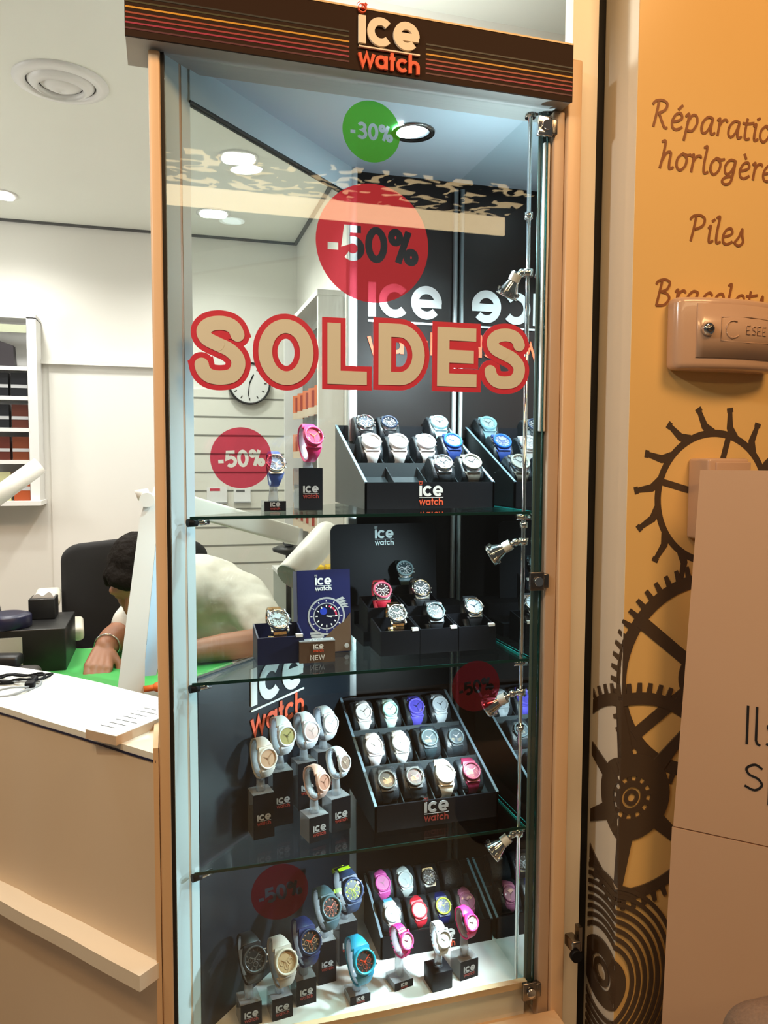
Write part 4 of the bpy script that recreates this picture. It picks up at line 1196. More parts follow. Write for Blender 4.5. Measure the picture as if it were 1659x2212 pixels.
# ------------------------------------------------------------------ pier graphics
SG = {}
def script_table():
    S = smooth_pts
    g = {}
    g['R'] = (0.98, [S([(0.12, 0.0), (0.22, 0.75), (0.28, 1.42)]), S([(-0.02, 1.22), (0.12, 1.42), (0.45, 1.50), (0.72, 1.36), (0.66, 1.02), (0.30, 0.76)]), S([(0.34, 0.78), (0.52, 0.40), (0.70, 0.05), (0.84, 0.04)])])
    g['P'] = (0.92, [S([(0.12, 0.0), (0.22, 0.75), (0.28, 1.42)]), S([(-0.02, 1.22), (0.12, 1.42), (0.48, 1.50), (0.76, 1.32), (0.68, 0.92), (0.28, 0.68)])])
    g['B'] = (0.98, [S([(0.10, 0.0), (0.20, 0.75), (0.28, 1.42)]), S([(-0.02, 1.22), (0.12, 1.42), (0.45, 1.50), (0.70, 1.34), (0.58, 0.96), (0.26, 0.80)]), S([(0.30, 0.80), (0.62, 0.70), (0.76, 0.44), (0.52, 0.08), (0.08, 0.02)])])
    g['e'] = (0.70, [S([(0.08, 0.42), (0.36, 0.50), (0.58, 0.68), (0.48, 0.94), (0.24, 0.84), (0.08, 0.46), (0.14, 0.10), (0.36, 0.02), (0.64, 0.20)])])
    g['a'] = (0.84, [S([(0.66, 0.92), (0.38, 0.96), (0.12, 0.62), (0.10, 0.18), (0.26, 0.04), (0.48, 0.30), (0.66, 0.90)]), S([(0.66, 0.94), (0.60, 0.34), (0.66, 0.04), (0.84, 0.14)])])
    g['p'] = (0.86, [S([(0.06, 0.82), (0.20, 0.98), (0.22, 0.70), (0.08, -0.52)]), S([(0.18, 0.50), (0.40, 0.92), (0.64, 0.90), (0.70, 0.50), (0.48, 0.08), (0.20, 0.06)])])
    g['r'] = (0.62, [S([(0.06, 0.86), (0.18, 0.98), (0.18, 0.60), (0.14, 0.0)]), S([(0.18, 0.55), (0.34, 0.88), (0.52, 0.96), (0.60, 0.86)])])
    g['t'] = (0.52, [S([(0.22, 1.22), (0.16, 0.50), (0.20, 0.06), (0.44, 0.10)]), S([(-0.02, 0.92), (0.24, 0.92), (0.62, 1.02)])])
    g['i'] = (0.40, [S([(0.08, 0.82), (0.20, 0.96), (0.16, 0.40), (0.20, 0.04), (0.40, 0.14)]), [(0.24, 1.22), (0.40, 1.36)]])
    g['o'] = (0.76, [S([(0.36, 0.96), (0.12, 0.66), (0.10, 0.24), (0.30, 0.02), (0.56, 0.30), (0.60, 0.72), (0.36, 0.96), (0.62, 0.90), (0.80, 0.96)])])
    g['n'] = (0.84, [S([(0.06, 0.84), (0.18, 0.98), (0.18, 0.60), (0.12, 0.0)]), S([(0.18, 0.5), (0.40, 0.90), (0.60, 0.92), (0.58, 0.40), (0.62, 0.04), (0.80, 0.12)])])
    g['h'] = (0.84, [S([(0.06, 1.46), (0.24, 1.50), (0.20, 0.80), (0.08, 0.0)]), S([(0.14, 0.4), (0.36, 0.88), (0.58, 0.92), (0.56, 0.40), (0.60, 0.04), (0.80, 0.14)])])
    g['l'] = (0.44, [S([(0.08, 1.44), (0.24, 1.50), (0.16, 0.60), (0.20, 0.06), (0.42, 0.12)])])
    g['g'] = (0.86, [S([(0.66, 0.92), (0.36, 0.96), (0.12, 0.62), (0.14, 0.22), (0.32, 0.16), (0.54, 0.44), (0.66, 0.92), (0.58, 0.10), (0.46, -0.34), (0.16, -0.44), (0.02, -0.26), (0.20, -0.04), (0.60, 0.06)])])
    g['s'] = (0.58, [S([(0.0, 0.10), (0.26, 0.50), (0.40, 0.96), (0.44, 0.60), (0.52, 0.22), (0.30, 0.0), (0.06, 0.10)])])
    g['c'] = (0.66, [S([(0.60, 0.80), (0.46, 0.96), (0.20, 0.76), (0.08, 0.30), (0.26, 0.02), (0.60, 0.20)])])
    return g
SG = script_table()
ACC = {'é': ('e', [(0.34, 1.12), (0.56, 1.40)]), 'è': ('e', [(0.36, 1.12), (0.22, 1.42)])}
def script_text(name, s, x0, z0, xh, label):
    mb = MB(); mb.use('script')
    x = 0
    for ch in s:
        base, acc = ACC.get(ch, (ch, None))
        adv, st = SG[base]
        L_ = list(st) + ([acc] if acc else [])
        for pts in L_:
            mb.rstroke([((x + p[0] * 1.22 + p[1] * 0.10) * xh, p[1] * xh) for p in pts], xh * 0.15, 0.0, 0.0006, FRONT)
        x += adv * 1.26
    o = mb.obj(name, None, None, (x0, PY - 0.0003, z0))
    return tag(o, label, 'lettering', 'brown script lettering on the pier')
script_text('wall_lettering', 'Réparation', 0.840, 2.178, 0.0335, 'brown script word beginning Réparatio at the top of the orange pier')
script_text('wall_lettering', 'horlogère', 0.858, 2.104, 0.0335, 'brown script word beginning horlogèr under the top word on the orange pier')
script_text('wall_lettering', 'Piles', 0.930, 1.975, 0.0335, 'brown script word Piles on the orange pier')
script_text('wall_lettering', 'Bracelets', 0.858, 1.848, 0.0335, 'brown script word Bracelets half hidden by the beige key box')

# gears: drawn flat with x = distance from the pier corner (negative wraps on to the return face)
WRAPN = [0]
def wrap_obj(name, mb, label, group='brown clockwork gear graphics on the pier'):
    bm = mb.b
    base = 0.0011 * WRAPN[0]; WRAPN[0] += 1
    for v in bm.verts:
        if v.co.z > 1e-6:
            v.co.z += base
    bmesh.ops.bisect_plane(bm, geom=bm.verts[:] + bm.edges[:] + bm.faces[:], plane_co=(0, 0, 0), plane_no=(1, 0, 0), dist=1e-6)
    bisn = -0.100
    bmesh.ops.bisect_plane(bm, geom=bm.verts[:] + bm.edges[:] + bm.faces[:], plane_co=(bisn, 0, 0), plane_no=(-1, 0, 0), dist=1e-6, clear_outer=True)
    for v in bm.verts:
        x, z, d = v.co
        if x >= -1e-6:
            v.co = Vector((PX + x, PY - 0.0002 - d, z))
        else:
            v.co = Vector((PX - 0.0012 - d, PY - x - 0.0018, z))
    o = mb.obj(name, 'gear')
    return tag(o, label, 'wall graphic', group)
def gear_teeth(mb, cx, cz, r, n, a0, a1, ln, w):
    for i in range(n):
        a = RAD(a0 + (a1 - a0) * i / max(1, n - 1))
        ca, sa = math.cos(a), math.sin(a)
        mb.stroke([(cx + (r - 0.003) * ca, cz + (r - 0.003) * sa), (cx + (r + ln) * ca, cz + (r + ln) * sa)], [w * 1.5, w], 0, 0.0003)
TH = (0, 0.0003)
# escape wheel
mb = MB(); cx, cz, r = 1.006 - PX, 1.479, 0.128
mb.stroke([(cx + r * math.cos(RAD(a)), cz + r * math.sin(RAD(a))) for a in range(0, 360, 5)], 0.014, *TH, closed=True)
for k in range(15):
    a = 24 * k + 6
    p = [(cx + rr * math.cos(RAD(a + da)), cz + rr * math.sin(RAD(a + da))) for rr, da in ((r, -9), (r + 0.016, -2), (r + 0.050, 1.0))]
    mb.stroke(p, [0.020, 0.015, 0.0095], *TH)
    q = [(cx + rr * math.cos(RAD(a + da)), cz + rr * math.sin(RAD(a + da))) for rr, da in ((r + 0.047, 3.2), (r + 0.052, -1.2))]
    mb.stroke(q, 0.009, *TH)
for a in (75, 165, 255, 345):
    mb.stroke([(cx, cz), (cx + r * math.cos(RAD(a)), cz + r * math.sin(RAD(a)))], 0.013, *TH)
wrap_obj('gear_graphic', mb, 'brown hook-toothed escape wheel graphic above the poster board')
# large gear behind the poster board
mb = MB(); cx, cz, r = 1.000 - PX, 1.118, 0.196
mb.stroke([(cx + r * math.cos(RAD(a)), cz + r * math.sin(RAD(a))) for a in range(0, 360, 4)], 0.026, *TH, closed=True)
gear_teeth(mb, cx, cz, r + 0.012, 56, 0, 353.5, 0.021, 0.0085)
for a in (142, 214, 286, 358, 70):
    mb.stroke([(cx + 0.05 * math.cos(RAD(a)), cz + 0.05 * math.sin(RAD(a))), (cx + r * math.cos(RAD(a)), cz + r * math.sin(RAD(a)))], 0.026, *TH)
disc(mb, 0.062, 0, 0.0003, Matrix(), 40, cx, cz)
wrap_obj('gear_graphic', mb, 'brown straight-toothed gear graphic cut off by the poster board edge')
# lower gear with hub
mb = MB(); cx, cz, r = 0.026, 0.884, 0.200
mb.stroke([(cx + r * math.cos(RAD(a)), cz + r * math.sin(RAD(a))) for a in range(0, 360, 4)], 0.024, *TH, closed=True)
gear_teeth(mb, cx, cz, r + 0.010, 58, 0, 353.7, 0.021, 0.0085)
for a in (45, 100, 152, 212, 262, 318):
    mb.stroke([(cx + 0.075 * math.cos(RAD(a)), cz + 0.075 * math.sin(RAD(a))), (cx + r * math.cos(RAD(a)), cz + r * math.sin(RAD(a)))], [0.034, 0.016], *TH)
mb.stroke(arc(cx, cz, 0.066, 0, 360, 40)[:-1], 0.044, *TH, closed=True)
mb.stroke(arc(cx, cz, 0.028, 0, 360, 30)[:-1], 0.012, *TH, closed=True)
mb.stroke(arc(cx, cz, 0.0125, 0, 360, 24)[:-1], 0.008, *TH, closed=True)
for k in range(12):
    a = RAD(30 * k + 8)
    mb.stroke([(cx + 0.033 * math.cos(a), cz + 0.033 * math.sin(a)), (cx + 0.046 * math.cos(a), cz + 0.046 * math.sin(a))], 0.010, *TH)
wrap_obj('gear_graphic', mb, 'brown gear graphic with ringed hub wrapping the pier corner')
# spiral / concentric rings
mb = MB(); cx, cz = -0.045, 0.497
mb.stroke(arc(cx, cz, 0.022, 0, 360, 30)[:-1], 0.012, *TH, closed=True)
mb.stroke(arc(cx, cz, 0.052, 0, 360, 40)[:-1], 0.034, *TH, closed=True)
for k in range(8):
    rr = 0.084 + k * 0.0150
    mb.stroke([(cx + rr * math.cos(RAD(a)), cz + 1.12 * rr * math.sin(RAD(a))) for a in range(0, 360, 4)], 0.0085, *TH, closed=True)
wrap_obj('ring_graphic', mb, 'brown concentric spring rings graphic at the foot of the pier corner')

# key box on the pier
kb = thing('key_box', 'beige plastic wall box with a small round key lock on the orange pier', 'wall box', (1.002, PY, 1.793))
mb = MB(); mb.use('keybox')
pr = [(-0.119, 0.0), (0.119, 0.0)] + [(0.119 - 0.238 * i / 16, -0.034 - 0.022 * math.sin(PI * i / 16) ** 0.8) for i in range(17)]
t_ = bmesh.new()
va = [t_.verts.new((x, y, -0.068)) for x, y in pr]; vb = [t_.verts.new((x, y, 0.068)) for x, y in pr]
t_.faces.new(va[::-1]); t_.faces.new(vb)
for i in range(len(pr)):
    t_.faces.new([va[i], va[(i + 1) % len(pr)], vb[(i + 1) % len(pr)], vb[i]])
bmesh.ops.recalc_face_normals(t_, faces=t_.faces[:])
ed = [e for e in t_.edges if len(e.link_faces) == 2 and e.calc_face_angle(0) > 0.6]
bmesh.ops.bevel(t_, geom=ed, offset=0.012, segments=4, affect='EDGES', profile=0.5)
mb.merge(t_, None, True)
mb.obj('housing', parent=kb)
def kby(x):
    u = (0.119 - x) / 0.238
    return -0.034 - 0.022 * math.sin(PI * min(1, max(0, u))) ** 0.8
mb = MB(); mb.use('keybox')
n = 14
gx = [-0.083 + 0.186 * i / n for i in range(n + 1)]
A0 = [mb.b.verts.new((x, kby(x) - 0.0022, -0.046)) for x in gx]; A1 = [mb.b.verts.new((x, kby(x) - 0.0022, 0.054)) for x in gx]
B0 = [mb.b.verts.new((x, kby(x) + 0.004, -0.046)) for x in gx]; B1 = [mb.b.verts.new((x, kby(x) + 0.004, 0.054)) for x in gx]
for i in range(n):
    mb._f([A0[i], A0[i + 1], A1[i + 1], A1[i]], True); mb._f([A1[i], A1[i + 1], B1[i + 1], B1[i]]); mb._f([A0[i + 1], A0[i], B0[i], B0[i + 1]])
mb._f([A0[0], A1[0], B1[0], B0[0]]); mb._f([A1[-1], A0[-1], B0[-1], B1[-1]])
fl = mb.obj('flap', parent=kb)
mb = MB(); mb.use('keybox')
def onbox(pts):
    return [Vector((p[0], kby(p[0]) - 0.0030, p[1])) for p in pts]
mb.tube(onbox([(-0.036, 0.030), (0.030, 0.032), (0.086, 0.030), (0.086, -0.014), (0.030, -0.016), (-0.036, -0.014)]), 0.0009, 6, True)
mb.tube(onbox(arc(-0.010, 0.008, 0.016, 60, 320, 16)), 0.0012, 6)
mb.tube(onbox(arc(-0.008, 0.008, 0.018, 200, 260, 6)), 0.0012, 6)
for k, ch in enumerate('ESEE'):
    x = 0.020 + k * 0.014
    if ch == 'E':
        mb.tube(onbox([(x + 0.009, 0.016), (x, 0.016), (x, 0.0), (x + 0.009, 0.0)]), 0.0010, 6); mb.tube(onbox([(x, 0.008), (x + 0.007, 0.008)]), 0.0010, 6)
    else:
        mb.tube(onbox(smooth_pts([(x + 0.009, 0.015), (x + 0.002, 0.015), (x + 0.002, 0.009), (x + 0.008, 0.007), (x + 0.008, 0.001), (x, 0.001)], 3)), 0.0010, 6)
mb.obj('embossing', parent=fl)
mb = MB(); mb.use('chrome'); mb.lathe([(0.013, 0.0), (0.012, 0.008), (0.009, 0.011)], 24, Matrix.Translation((-0.064, kby(-0.064) - 0.001, 0.006)) @ FRONT)
mb.use('bronze'); mb.lathe([(0.0065, 0.010), (0.006, 0.014), (0.003, 0.015)], 18, Matrix.Translation((-0.064, kby(-0.064) - 0.001, 0.006)) @ FRONT)
mb.obj('key_lock', parent=fl)
# second beige box peeking above the poster board
k2 = thing('wall_box', 'second beige wall box peeking out above the poster board', 'wall box', (1.005, PY, 1.40))
MB().rbox((-0.060, -0.060, 0.0), (0.034, 0.0, 0.157), 0.006).obj('housing', 'keybox', k2)
MB().rbox((-0.045, -0.064, 0.02), (0.034, -0.058, 0.150), 0.002).obj('cover', 'keybox', k2)

# poster board leaning in front of the pier
ang = RAD(-44)
pb = thing('poster_board', 'white folding cardboard poster beginning with the words Ils and sp', 'poster', (0.912, -0.178, 0.0), (0, 0, ang))
mb = MB(); mb.use('board'); mb.prism([(-0.028, 0.845), (0.50, 0.845), (0.50, 1.535), (0.0, 1.535)], -0.006, 0.0, FRONT)
mb.obj('upper_panel', parent=pb)
mb = MB(); mb.use('board'); mb.prism([(-0.046, 0.0), (0.50, 0.0), (0.50, 0.842), (-0.030, 0.842)], -0.006, 0.0005, FRONT)
mb.obj('lower_panel', parent=pb)
mb = MB(); mb.use('ink')
text_on(mb, 'Ils', 0.090, 1.030, 0.050, 0.085, 0, 0.0006, Matrix.Translation((0, -0.0002, 0)) @ FRONT, THIN)
text_on(mb, 'sp', 0.090, 0.945, 0.050, 0.085, 0, 0.0006, Matrix.Translation((0, -0.0002, 0)) @ FRONT, THIN)
mb.obj('poster_text', parent=pb)
# brown padded thing in the lower right corner
bs = thing('padded_seat', 'brown rounded padded fabric edge in the bottom right corner before the poster', 'seat', (0.74, -0.58, 0.0))
mb = MB(); mb.use('brownfab'); mb.rbox((-0.030, -0.09, 0.53), (0.26, 0.10, 0.772), 0.055, 6)
mb.obj('cushion_pad', parent=bs)
mb = MB().cyl((0.12, 0, 0), (0.12, 0, 0.54), 0.025).lathe([(0.12, 0), (0.11, 0.02)], 24, Matrix.Translation((0.12, 0, 0)))
mb.obj('pedestal', 'bronze', bs)

# ------------------------------------------------------------------ shop counter
def counter_curve(off=0.0):
    pts = [(-0.068, -0.062), (-0.140, 0.018), (-0.205, 0.093), (-0.290, 0.186), (-0.371, 0.278), (-0.50, 0.40), (-0.70, 0.53), (-0.95, 0.62), (-1.4, 0.66), (-2.2, 0.66)]
    P = smooth_pts(pts, 4)
    out = []
    for i, p in enumerate(P):
        a = Vector(P[max(0, i - 1)]); b = Vector(P[min(len(P) - 1, i + 1)])
        d = (b - a).normalized(); nrm = Vector((d.y, -d.x))       # towards the shop
        out.append((p[0] + nrm.x * off, p[1] + nrm.y * off))
    return out
def band(mb, o0, o1, z0, z1):
    A, B = counter_curve(o0), counter_curve(o1)
    n = len(A)
    q = []
    for i in range(n):
        q.append([mb.b.verts.new((*A[i], z0)), mb.b.verts.new((*B[i], z0)), mb.b.verts.new((*B[i], z1)), mb.b.verts.new((*A[i], z1))])
    for X, Y in zip(q, q[1:]):
        for j in range(4):
            mb._f([X[j], X[(j + 1) % 4], Y[(j + 1) % 4], Y[j]], False)
    mb._f(q[0]); mb._f(q[-1][::-1])
    return mb
# decide which side is inside (the shop lies at larger y)
SG_ = 1 if counter_curve(0.1)[4][1] > counter_curve(0.0)[4][1] else -1
ct = thing('shop_counter', 'curved shop counter with white top and tan front left of the cabinet', 'counter', (-0.6, 0.4, 0.0))
CTI = Matrix.Translation((0.6, -0.4, 0))
def ctp(mb, name, m, lab=None):
    r_ = bmesh.ops.bisect_plane(mb.b, geom=mb.b.verts[:] + mb.b.edges[:] + mb.b.faces[:], plane_co=(-0.0632, 0, 0), plane_no=(1, 0, 0), dist=1e-6, clear_outer=True)
    ed_ = [e for e in r_['geom_cut'] if isinstance(e, bmesh.types.BMEdge)]
    if ed_:
        bmesh.ops.holes_fill(mb.b, edges=ed_, sides=0)
    o = mb.obj(name, m, ct); o.matrix_parent_inverse = CTI
    return o
mb = MB(); band(mb, 0.0, SG_ * 0.215, 1.040, 1.052); ctp(mb, 'counter_top', 'counter')
mb = MB(); band(mb, 0.0, SG_ * 0.003, 1.0365, 1.040); band(mb, -SG_ * 0.0008, 0.0, 1.0365, 1.0405); ctp(mb, 'edge_trim', 'navy')
mb = MB(); band(mb, 0.001, SG_ * 0.03, 0.0, 1.0365); ctp(mb, 'front_panel', 'tan')
mb = MB(); band(mb, SG_ * 0.03, SG_ * 0.21, 0.0, 0.90); ctp(mb, 'body', 'tan')
mb = MB(); band(mb, -SG_ * 0.042, 0.001, 0.655, 0.683); ctp(mb, 'ledge', 'ledgetop')
# end board next to the cabinet post
mb = MB(); mb.use('wood'); mb.prism([(-0.072, -0.062), (-0.0635, -0.062), (-0.0635, 0.13), (-0.072, 0.13)], 0.0, 1.062); ctp(mb, 'end_board', None)
# paper stack on top
ps = thing('paper_stack', 'stack of printed white sheets on the counter end beside the cabinet', 'paper stack', (-0.105, 0.070, 1.052), (0, 0, RAD(-43)))
MB().box((-0.045, -0.075, 0.0), (0.030, 0.085, 0.016)).obj('sheets', 'paperedge', ps)
mb = MB(); mb.use('paper'); mb.box((-0.045, -0.075, 0.016), (0.030, 0.085, 0.0172))
mb.use('ink')
for k in range(7):
    mb.box((-0.038, 0.060 - k * 0.018, 0.0172), (-0.038 + 0.030 + 0.028 * ((k * 37) % 10) / 10, 0.0625 - k * 0.018, 0.0174))
mb.obj('top_sheet', parent=ps)
# tangled cables on the counter
cb = MB(); cb.use('black')
def cloop(cx, cy, rx, ry, z, n=26, ph=0, wob=0.15):
    return [(cx + rx * math.cos(2 * PI * i / n + ph) * (1 + wob * math.sin(3 * 2 * PI * i / n)), cy + ry * math.sin(2 * PI * i / n + ph), z + 0.003 * math.sin(5 * 2 * PI * i / n)) for i in range(n)]
cab1 = thing('cable_bundle', 'tangle of black and grey cables lying on the white counter top', 'cables', (-0.390, 0.435, 1.052))
cb = MB(); cb.tube(cloop(0.0, 0.03, 0.085, 0.028, 0.006), 0.0028, 6, True); cb.tube(cloop(0.03, 0.015, 0.055, 0.022, 0.011, ph=0.6), 0.0028, 6, True)
cb.rbox((0.045, -0.045, 0.0), (0.065, -0.022, 0.014), 0.003); cb.tube([(0.05, 0.035, 0.006), (0.062, 0.0, 0.012), (0.058, -0.03, 0.009)], 0.005, 7)
cb.obj('black_cable', 'black', cab1)
cb = MB(); cb.tube(cloop(-0.01, -0.035, 0.085, 0.055, 0.003, ph=0.2), 0.0028, 6, True); cb.tube(cloop(-0.015, -0.03, 0.065, 0.038, 0.008, ph=1.2), 0.0024, 6, True)
cb.obj('grey_cable', cmat((0.25, 0.26, 0.27), 0.4), cab1)

# ------------------------------------------------------------------ watchmaker's bench and what stands on it
bn = thing('work_bench', 'watchmaker bench with pale top behind the counter', 'bench', (-0.3, 0.9, 0.0))
MB().rbox((-1.2, -0.20, 0.915), (0.78, 0.30, 0.945), 0.004).obj('bench_top', 'panelw', bn)
for x in (-1.15, 0.72):
    for y in (-0.17, 0.26):
        MB().box((x - 0.02, y - 0.02, 0.0), (x + 0.02, y + 0.02, 0.915)).obj('leg', 'alu', bn)
gm = MB(); gm.use('mat_green'); gm.prism([(-0.46, 0.705), (0.14, 0.705), (0.14, 1.06), (-0.33, 1.19), (-0.46, 1.19)], 0.945, 0.948)
tag(gm.obj('cutting_mat'), 'bright green cutting mat on the bench under the hands', 'mat')
o = MB().tube([(-0.06, 0.735, 0.952), (0.05, 0.73, 0.952), (0.12, 0.725, 0.952)], 0.003, 8).obj('steel_ruler', 'steel')
tag(o, 'thin steel rod on the green mat beside the cabinet post', 'tool')
# orange knob tool
ot = MB().sphere((-0.062, 0.60, 0.975), (0.024, 0.016, 0.014)); ot.cyl((-0.105, 0.600, 0.972), (-0.062, 0.60, 0.975), 0.008)
tag(ot.obj('blower_bulb', 'orange_obj'), 'orange bulb tool on the bench at the foot of the white lamp', 'tool')
# black printer / till
pr_ = thing('till_printer', 'black box printer with white front label at the left end of the bench', 'printer', (-0.44, 0.98, 0.945))
MB().rbox((-0.14, -0.05, 0.0), (0.115, 0.20, 0.125), 0.003).obj('body', 'blackplastic', pr_)
MB().box((-0.14, -0.052, 0.012), (0.002, -0.050, 0.105)).obj('label_panel', cmat((0.55, 0.56, 0.52), 0.5), pr_)
tn = MB().lathe([(0.062, 0.0), (0.064, 0.004), (0.064, 0.032), (0.060, 0.036), (0.045, 0.040)], 28)
tag(tn.obj('round_tin', 'navy', None, (-0.485, 0.99, 1.070)), 'navy round tin on top of the black printer', 'tin')
bb = thing('small_printer', 'small black box with crumpled receipt on the black printer', 'receipt printer', (-0.405, 1.10, 1.070))
MB().rbox((-0.038, -0.03, 0), (0.036, 0.05, 0.062), 0.003).obj('body', 'blackplastic', bb)
mb = MB().prism(smooth_pts([(-0.03, 0), (-0.015, 0.012), (0.0, 0.004), (0.018, 0.016), (0.03, 0.0)], 3) + [(0.03, -0.002), (-0.03, -0.002)], -0.02, 0.02, Matrix.Translation((0, 0.01, 0.064)) @ FRONT)
mb.obj('receipt', 'paper', bb)
ms = thing('monitor', 'black screen seen from behind, leaning at the left picture edge', 'monitor', (-0.545, 1.03, 1.070))
MB().box((-0.10, 0.0, 0.02), (0.04, 0.02, 0.44), Matrix.Rotation(RAD(-12), 4, 'Y')).obj('screen', 'blackplastic', ms)
MB().cyl((0.0, 0.01, 0), (0.0, 0.01, 0.06), 0.03).obj('stand', 'blackplastic', ms)
tm = thing('card_terminal', 'dark grey flat device with yellow label behind the counter', 'terminal', (-0.44, 0.80, 0.948), (0, 0, RAD(-10)))
MB().rbox((-0.11, -0.055, 0.0), (0.055, 0.07, 0.042), 0.018, 4).obj('body', 'greyplastic', tm)
MB().box((-0.06, -0.0565, 0.016), (0.015, -0.0545, 0.034)).obj('label_strip', 'yellowlabel', tm)
mb = MB().rbox((-0.10, 0.02, 0.040), (0.005, 0.075, 0.075), 0.012, 3); mb.obj('handset', 'blackplastic', tm)
# articulated white lamp
wl = thing('desk_lamp', 'white articulated bench lamp with long arm and tube shaped shade', 'lamp', (-0.135, 0.62, 0.945))
mb = MB()
prof = [(0.0, 0.0), (0.060, 0.0), (0.060, 0.10)] 
mb.prism([(-0.040, -0.02), (0.030, -0.02), (0.034, 0.10), (0.072, 0.47), (0.070, 0.515), (0.045, 0.515), (0.028, 0.46)], -0.016, 0.016, FRONT)
mb.obj('lower_arm', 'lampwhite', wl)
mb = MB(); mb.prism([(0.030, 0.05), (0.0345, 0.10), (0.0725, 0.47), (0.0715, 0.10), (0.060, 0.05)], -0.010, 0.014, Matrix.Translation((0, 0.03, 0)) @ FRONT)
mb.obj('lower_arm_cover', cmat((0.55, 0.72, 0.85), 0.3), wl)
mb = MB().cyl((0.045, -0.03, 0.505), (0.045, 0.035, 0.505), 0.018).cyl((0.02, 0.0, 0.515), (0.05, 0.0, 0.525), 0.014, 0.008); mb.obj('elbow_joint', 'lampwhite', wl)
mb = MB()
pa, pb_ = Vector((0.06, 0.02, 0.515)), Vector((0.475, 0.30, 0.375))
d = (pb_ - pa)
m = Matrix.Translation(pa) @ d.to_track_quat('X', 'Z').to_matrix().to_4x4()
mb.rbox((0, -0.012, -0.030), (d.length, 0.012, 0.026), 0.008, 3, m)
mb.obj('upper_arm', 'lampwhite', wl)
p0, p1 = Vector((0.452, 0.30, 0.250)), Vector((0.605, 0.42, 0.375))
d = (p1 - p0)
m = Matrix.Translation(p0) @ d.to_track_quat('Z', 'Y').to_matrix().to_4x4()
mb = MB(); mb.use('lampwhite'); mb.lathe([(0.044, 0.0), (0.046, 0.01), (0.046, d.length * 0.92), (0.040, d.length * 1.0), (0.02, d.length * 1.03)], 28, m)
sh = mb.obj('lamp_shade', parent=wl)
mb = MB(); mb.lathe([(0.0445, -0.004), (0.0445, 0.0005)], 28, m); mb.obj('shade_cap', 'lampcap', sh)
# second lamp tube at the left
l2 = thing('desk_lamp', 'second white tube lamp reaching in at the left picture edge', 'lamp', (-0.62, 1.25, 0.945))
mb = MB().cyl((-0.02, 0, 0.42), (0.185, 0.06, 0.585), 0.030, 0.028, 22); mb.obj('lamp_shade', 'lampwhite', l2)
MB().cyl((-0.06, 0.0, 0.0), (0.0, 0.0, 0.44), 0.012).lathe([(0.07, 0), (0.07, 0.015), (0.06, 0.02)], 24, Matrix.Translation((-0.06, 0, 0))).obj('stem', 'lampwhite', l2)
# microscope like stand and clutter on the right part of the bench
mi = thing('loupe_stand', 'black round magnifier stand with chrome knob beside the lamp shade', 'magnifier', (0.37, 1.28, 0.945))
MB().lathe([(0.012, 0.270), (0.055, 0.285), (0.058, 0.295), (0.04, 0.303)], 26).obj('magnifier_ring', 'blackplastic', mi)
MB().cyl((0, 0, 0.012), (0, 0, 0.28), 0.010).lathe([(0.06, 0), (0.06, 0.012)], 24).obj('stem', 'blackplastic', mi)
MB().sphere((0.0, -0.02, 0.325), 0.026).obj('focus_knob', 'steel', mi)
cbx = thing('parts_cabinet', 'grey green parts cabinet with yellow bins beside the bench', 'cabinet', (0.50, 1.45, 0.0))
MB().box((-0.10, -0.05, 0.0), (0.10, 0.45, 1.08)).obj('body', cmat((0.33, 0.36, 0.31), 0.5), cbx)
MB().box((-0.105, -0.055, 1.08), (0.105, 0.455, 1.095)).obj('top', 'white', cbx)
for k in range(3):
    MB().rbox((-0.09 + 0.065 * k, -0.02, 1.095), (-0.035 + 0.065 * k, 0.08, 1.150), 0.004).obj('bin', 'yellow', cbx)
for k, (x, y, c) in enumerate(((0.30, 1.22, 'blackplastic'), (0.36, 1.16, 'steel'), (0.40, 1.20, 'yellow'), (0.335, 1.13, 'bronze'))):
    o = MB().lathe([(0.014, 0), (0.018, 0.004), (0.018, 0.026), (0.010, 0.030), (0.008, 0.042)], 16).obj('parts_jar', c, None, (x, y, 0.945))
    tag(o, ['black jar on the bench behind the white shirt', 'steel jar on the bench under the lamp shade', 'yellow jar on the bench under the lamp shade', 'dark bronze jar on the bench beside the shirt'][k], 'jar', 'small jars on the bench')

# ------------------------------------------------------------------ chair
ch = thing('office_chair', 'black high backed office chair with cream armrests behind the bent man', 'chair', (-0.150, 1.53, -0.015), (0, 0, RAD(6)))
mb = MB(); mb.use('chairblack')
hw = 0.255
pr = [(-hw * 0.92, 0.62), (hw * 0.92, 0.62), (hw, 0.95)] + arc(hw - 0.075, 1.205, 0.075, 0, 80, 6, 0.06) + [(0.0, 1.282)] + arc(-hw + 0.075, 1.205, 0.075, 100, 180, 6, 0.06) + [(-hw, 0.95)]
t_ = bmesh.new()
va = [t_.verts.new((x, -0.03, z)) for x, z in pr]; vb = [t_.verts.new((x, 0.04, z)) for x, z in pr]
t_.faces.new(va); t_.faces.new(vb[::-1])
for i in range(len(pr)):
    t_.faces.new([va[i], vb[i], vb[(i + 1) % len(pr)], va[(i + 1) % len(pr)]])
bmesh.ops.recalc_face_normals(t_, faces=t_.faces[:])
bmesh.ops.bevel(t_, geom=[e for e in t_.edges if len(e.link_faces) == 2 and e.calc_face_angle(0) > 0.9], offset=0.02, segments=3, affect='EDGES', profile=0.5)
mb.merge(t_, None, True); mb.obj('backrest', parent=ch)
MB().rbox((-0.25, -0.42, 0.50), (0.25, 0.0, 0.58), 0.03, 4).obj('seat', 'chairblack', ch)
MB().cyl((0, -0.2, 0.08), (0, -0.2, 0.50), 0.03).obj('pillar', 'chairblack', ch)
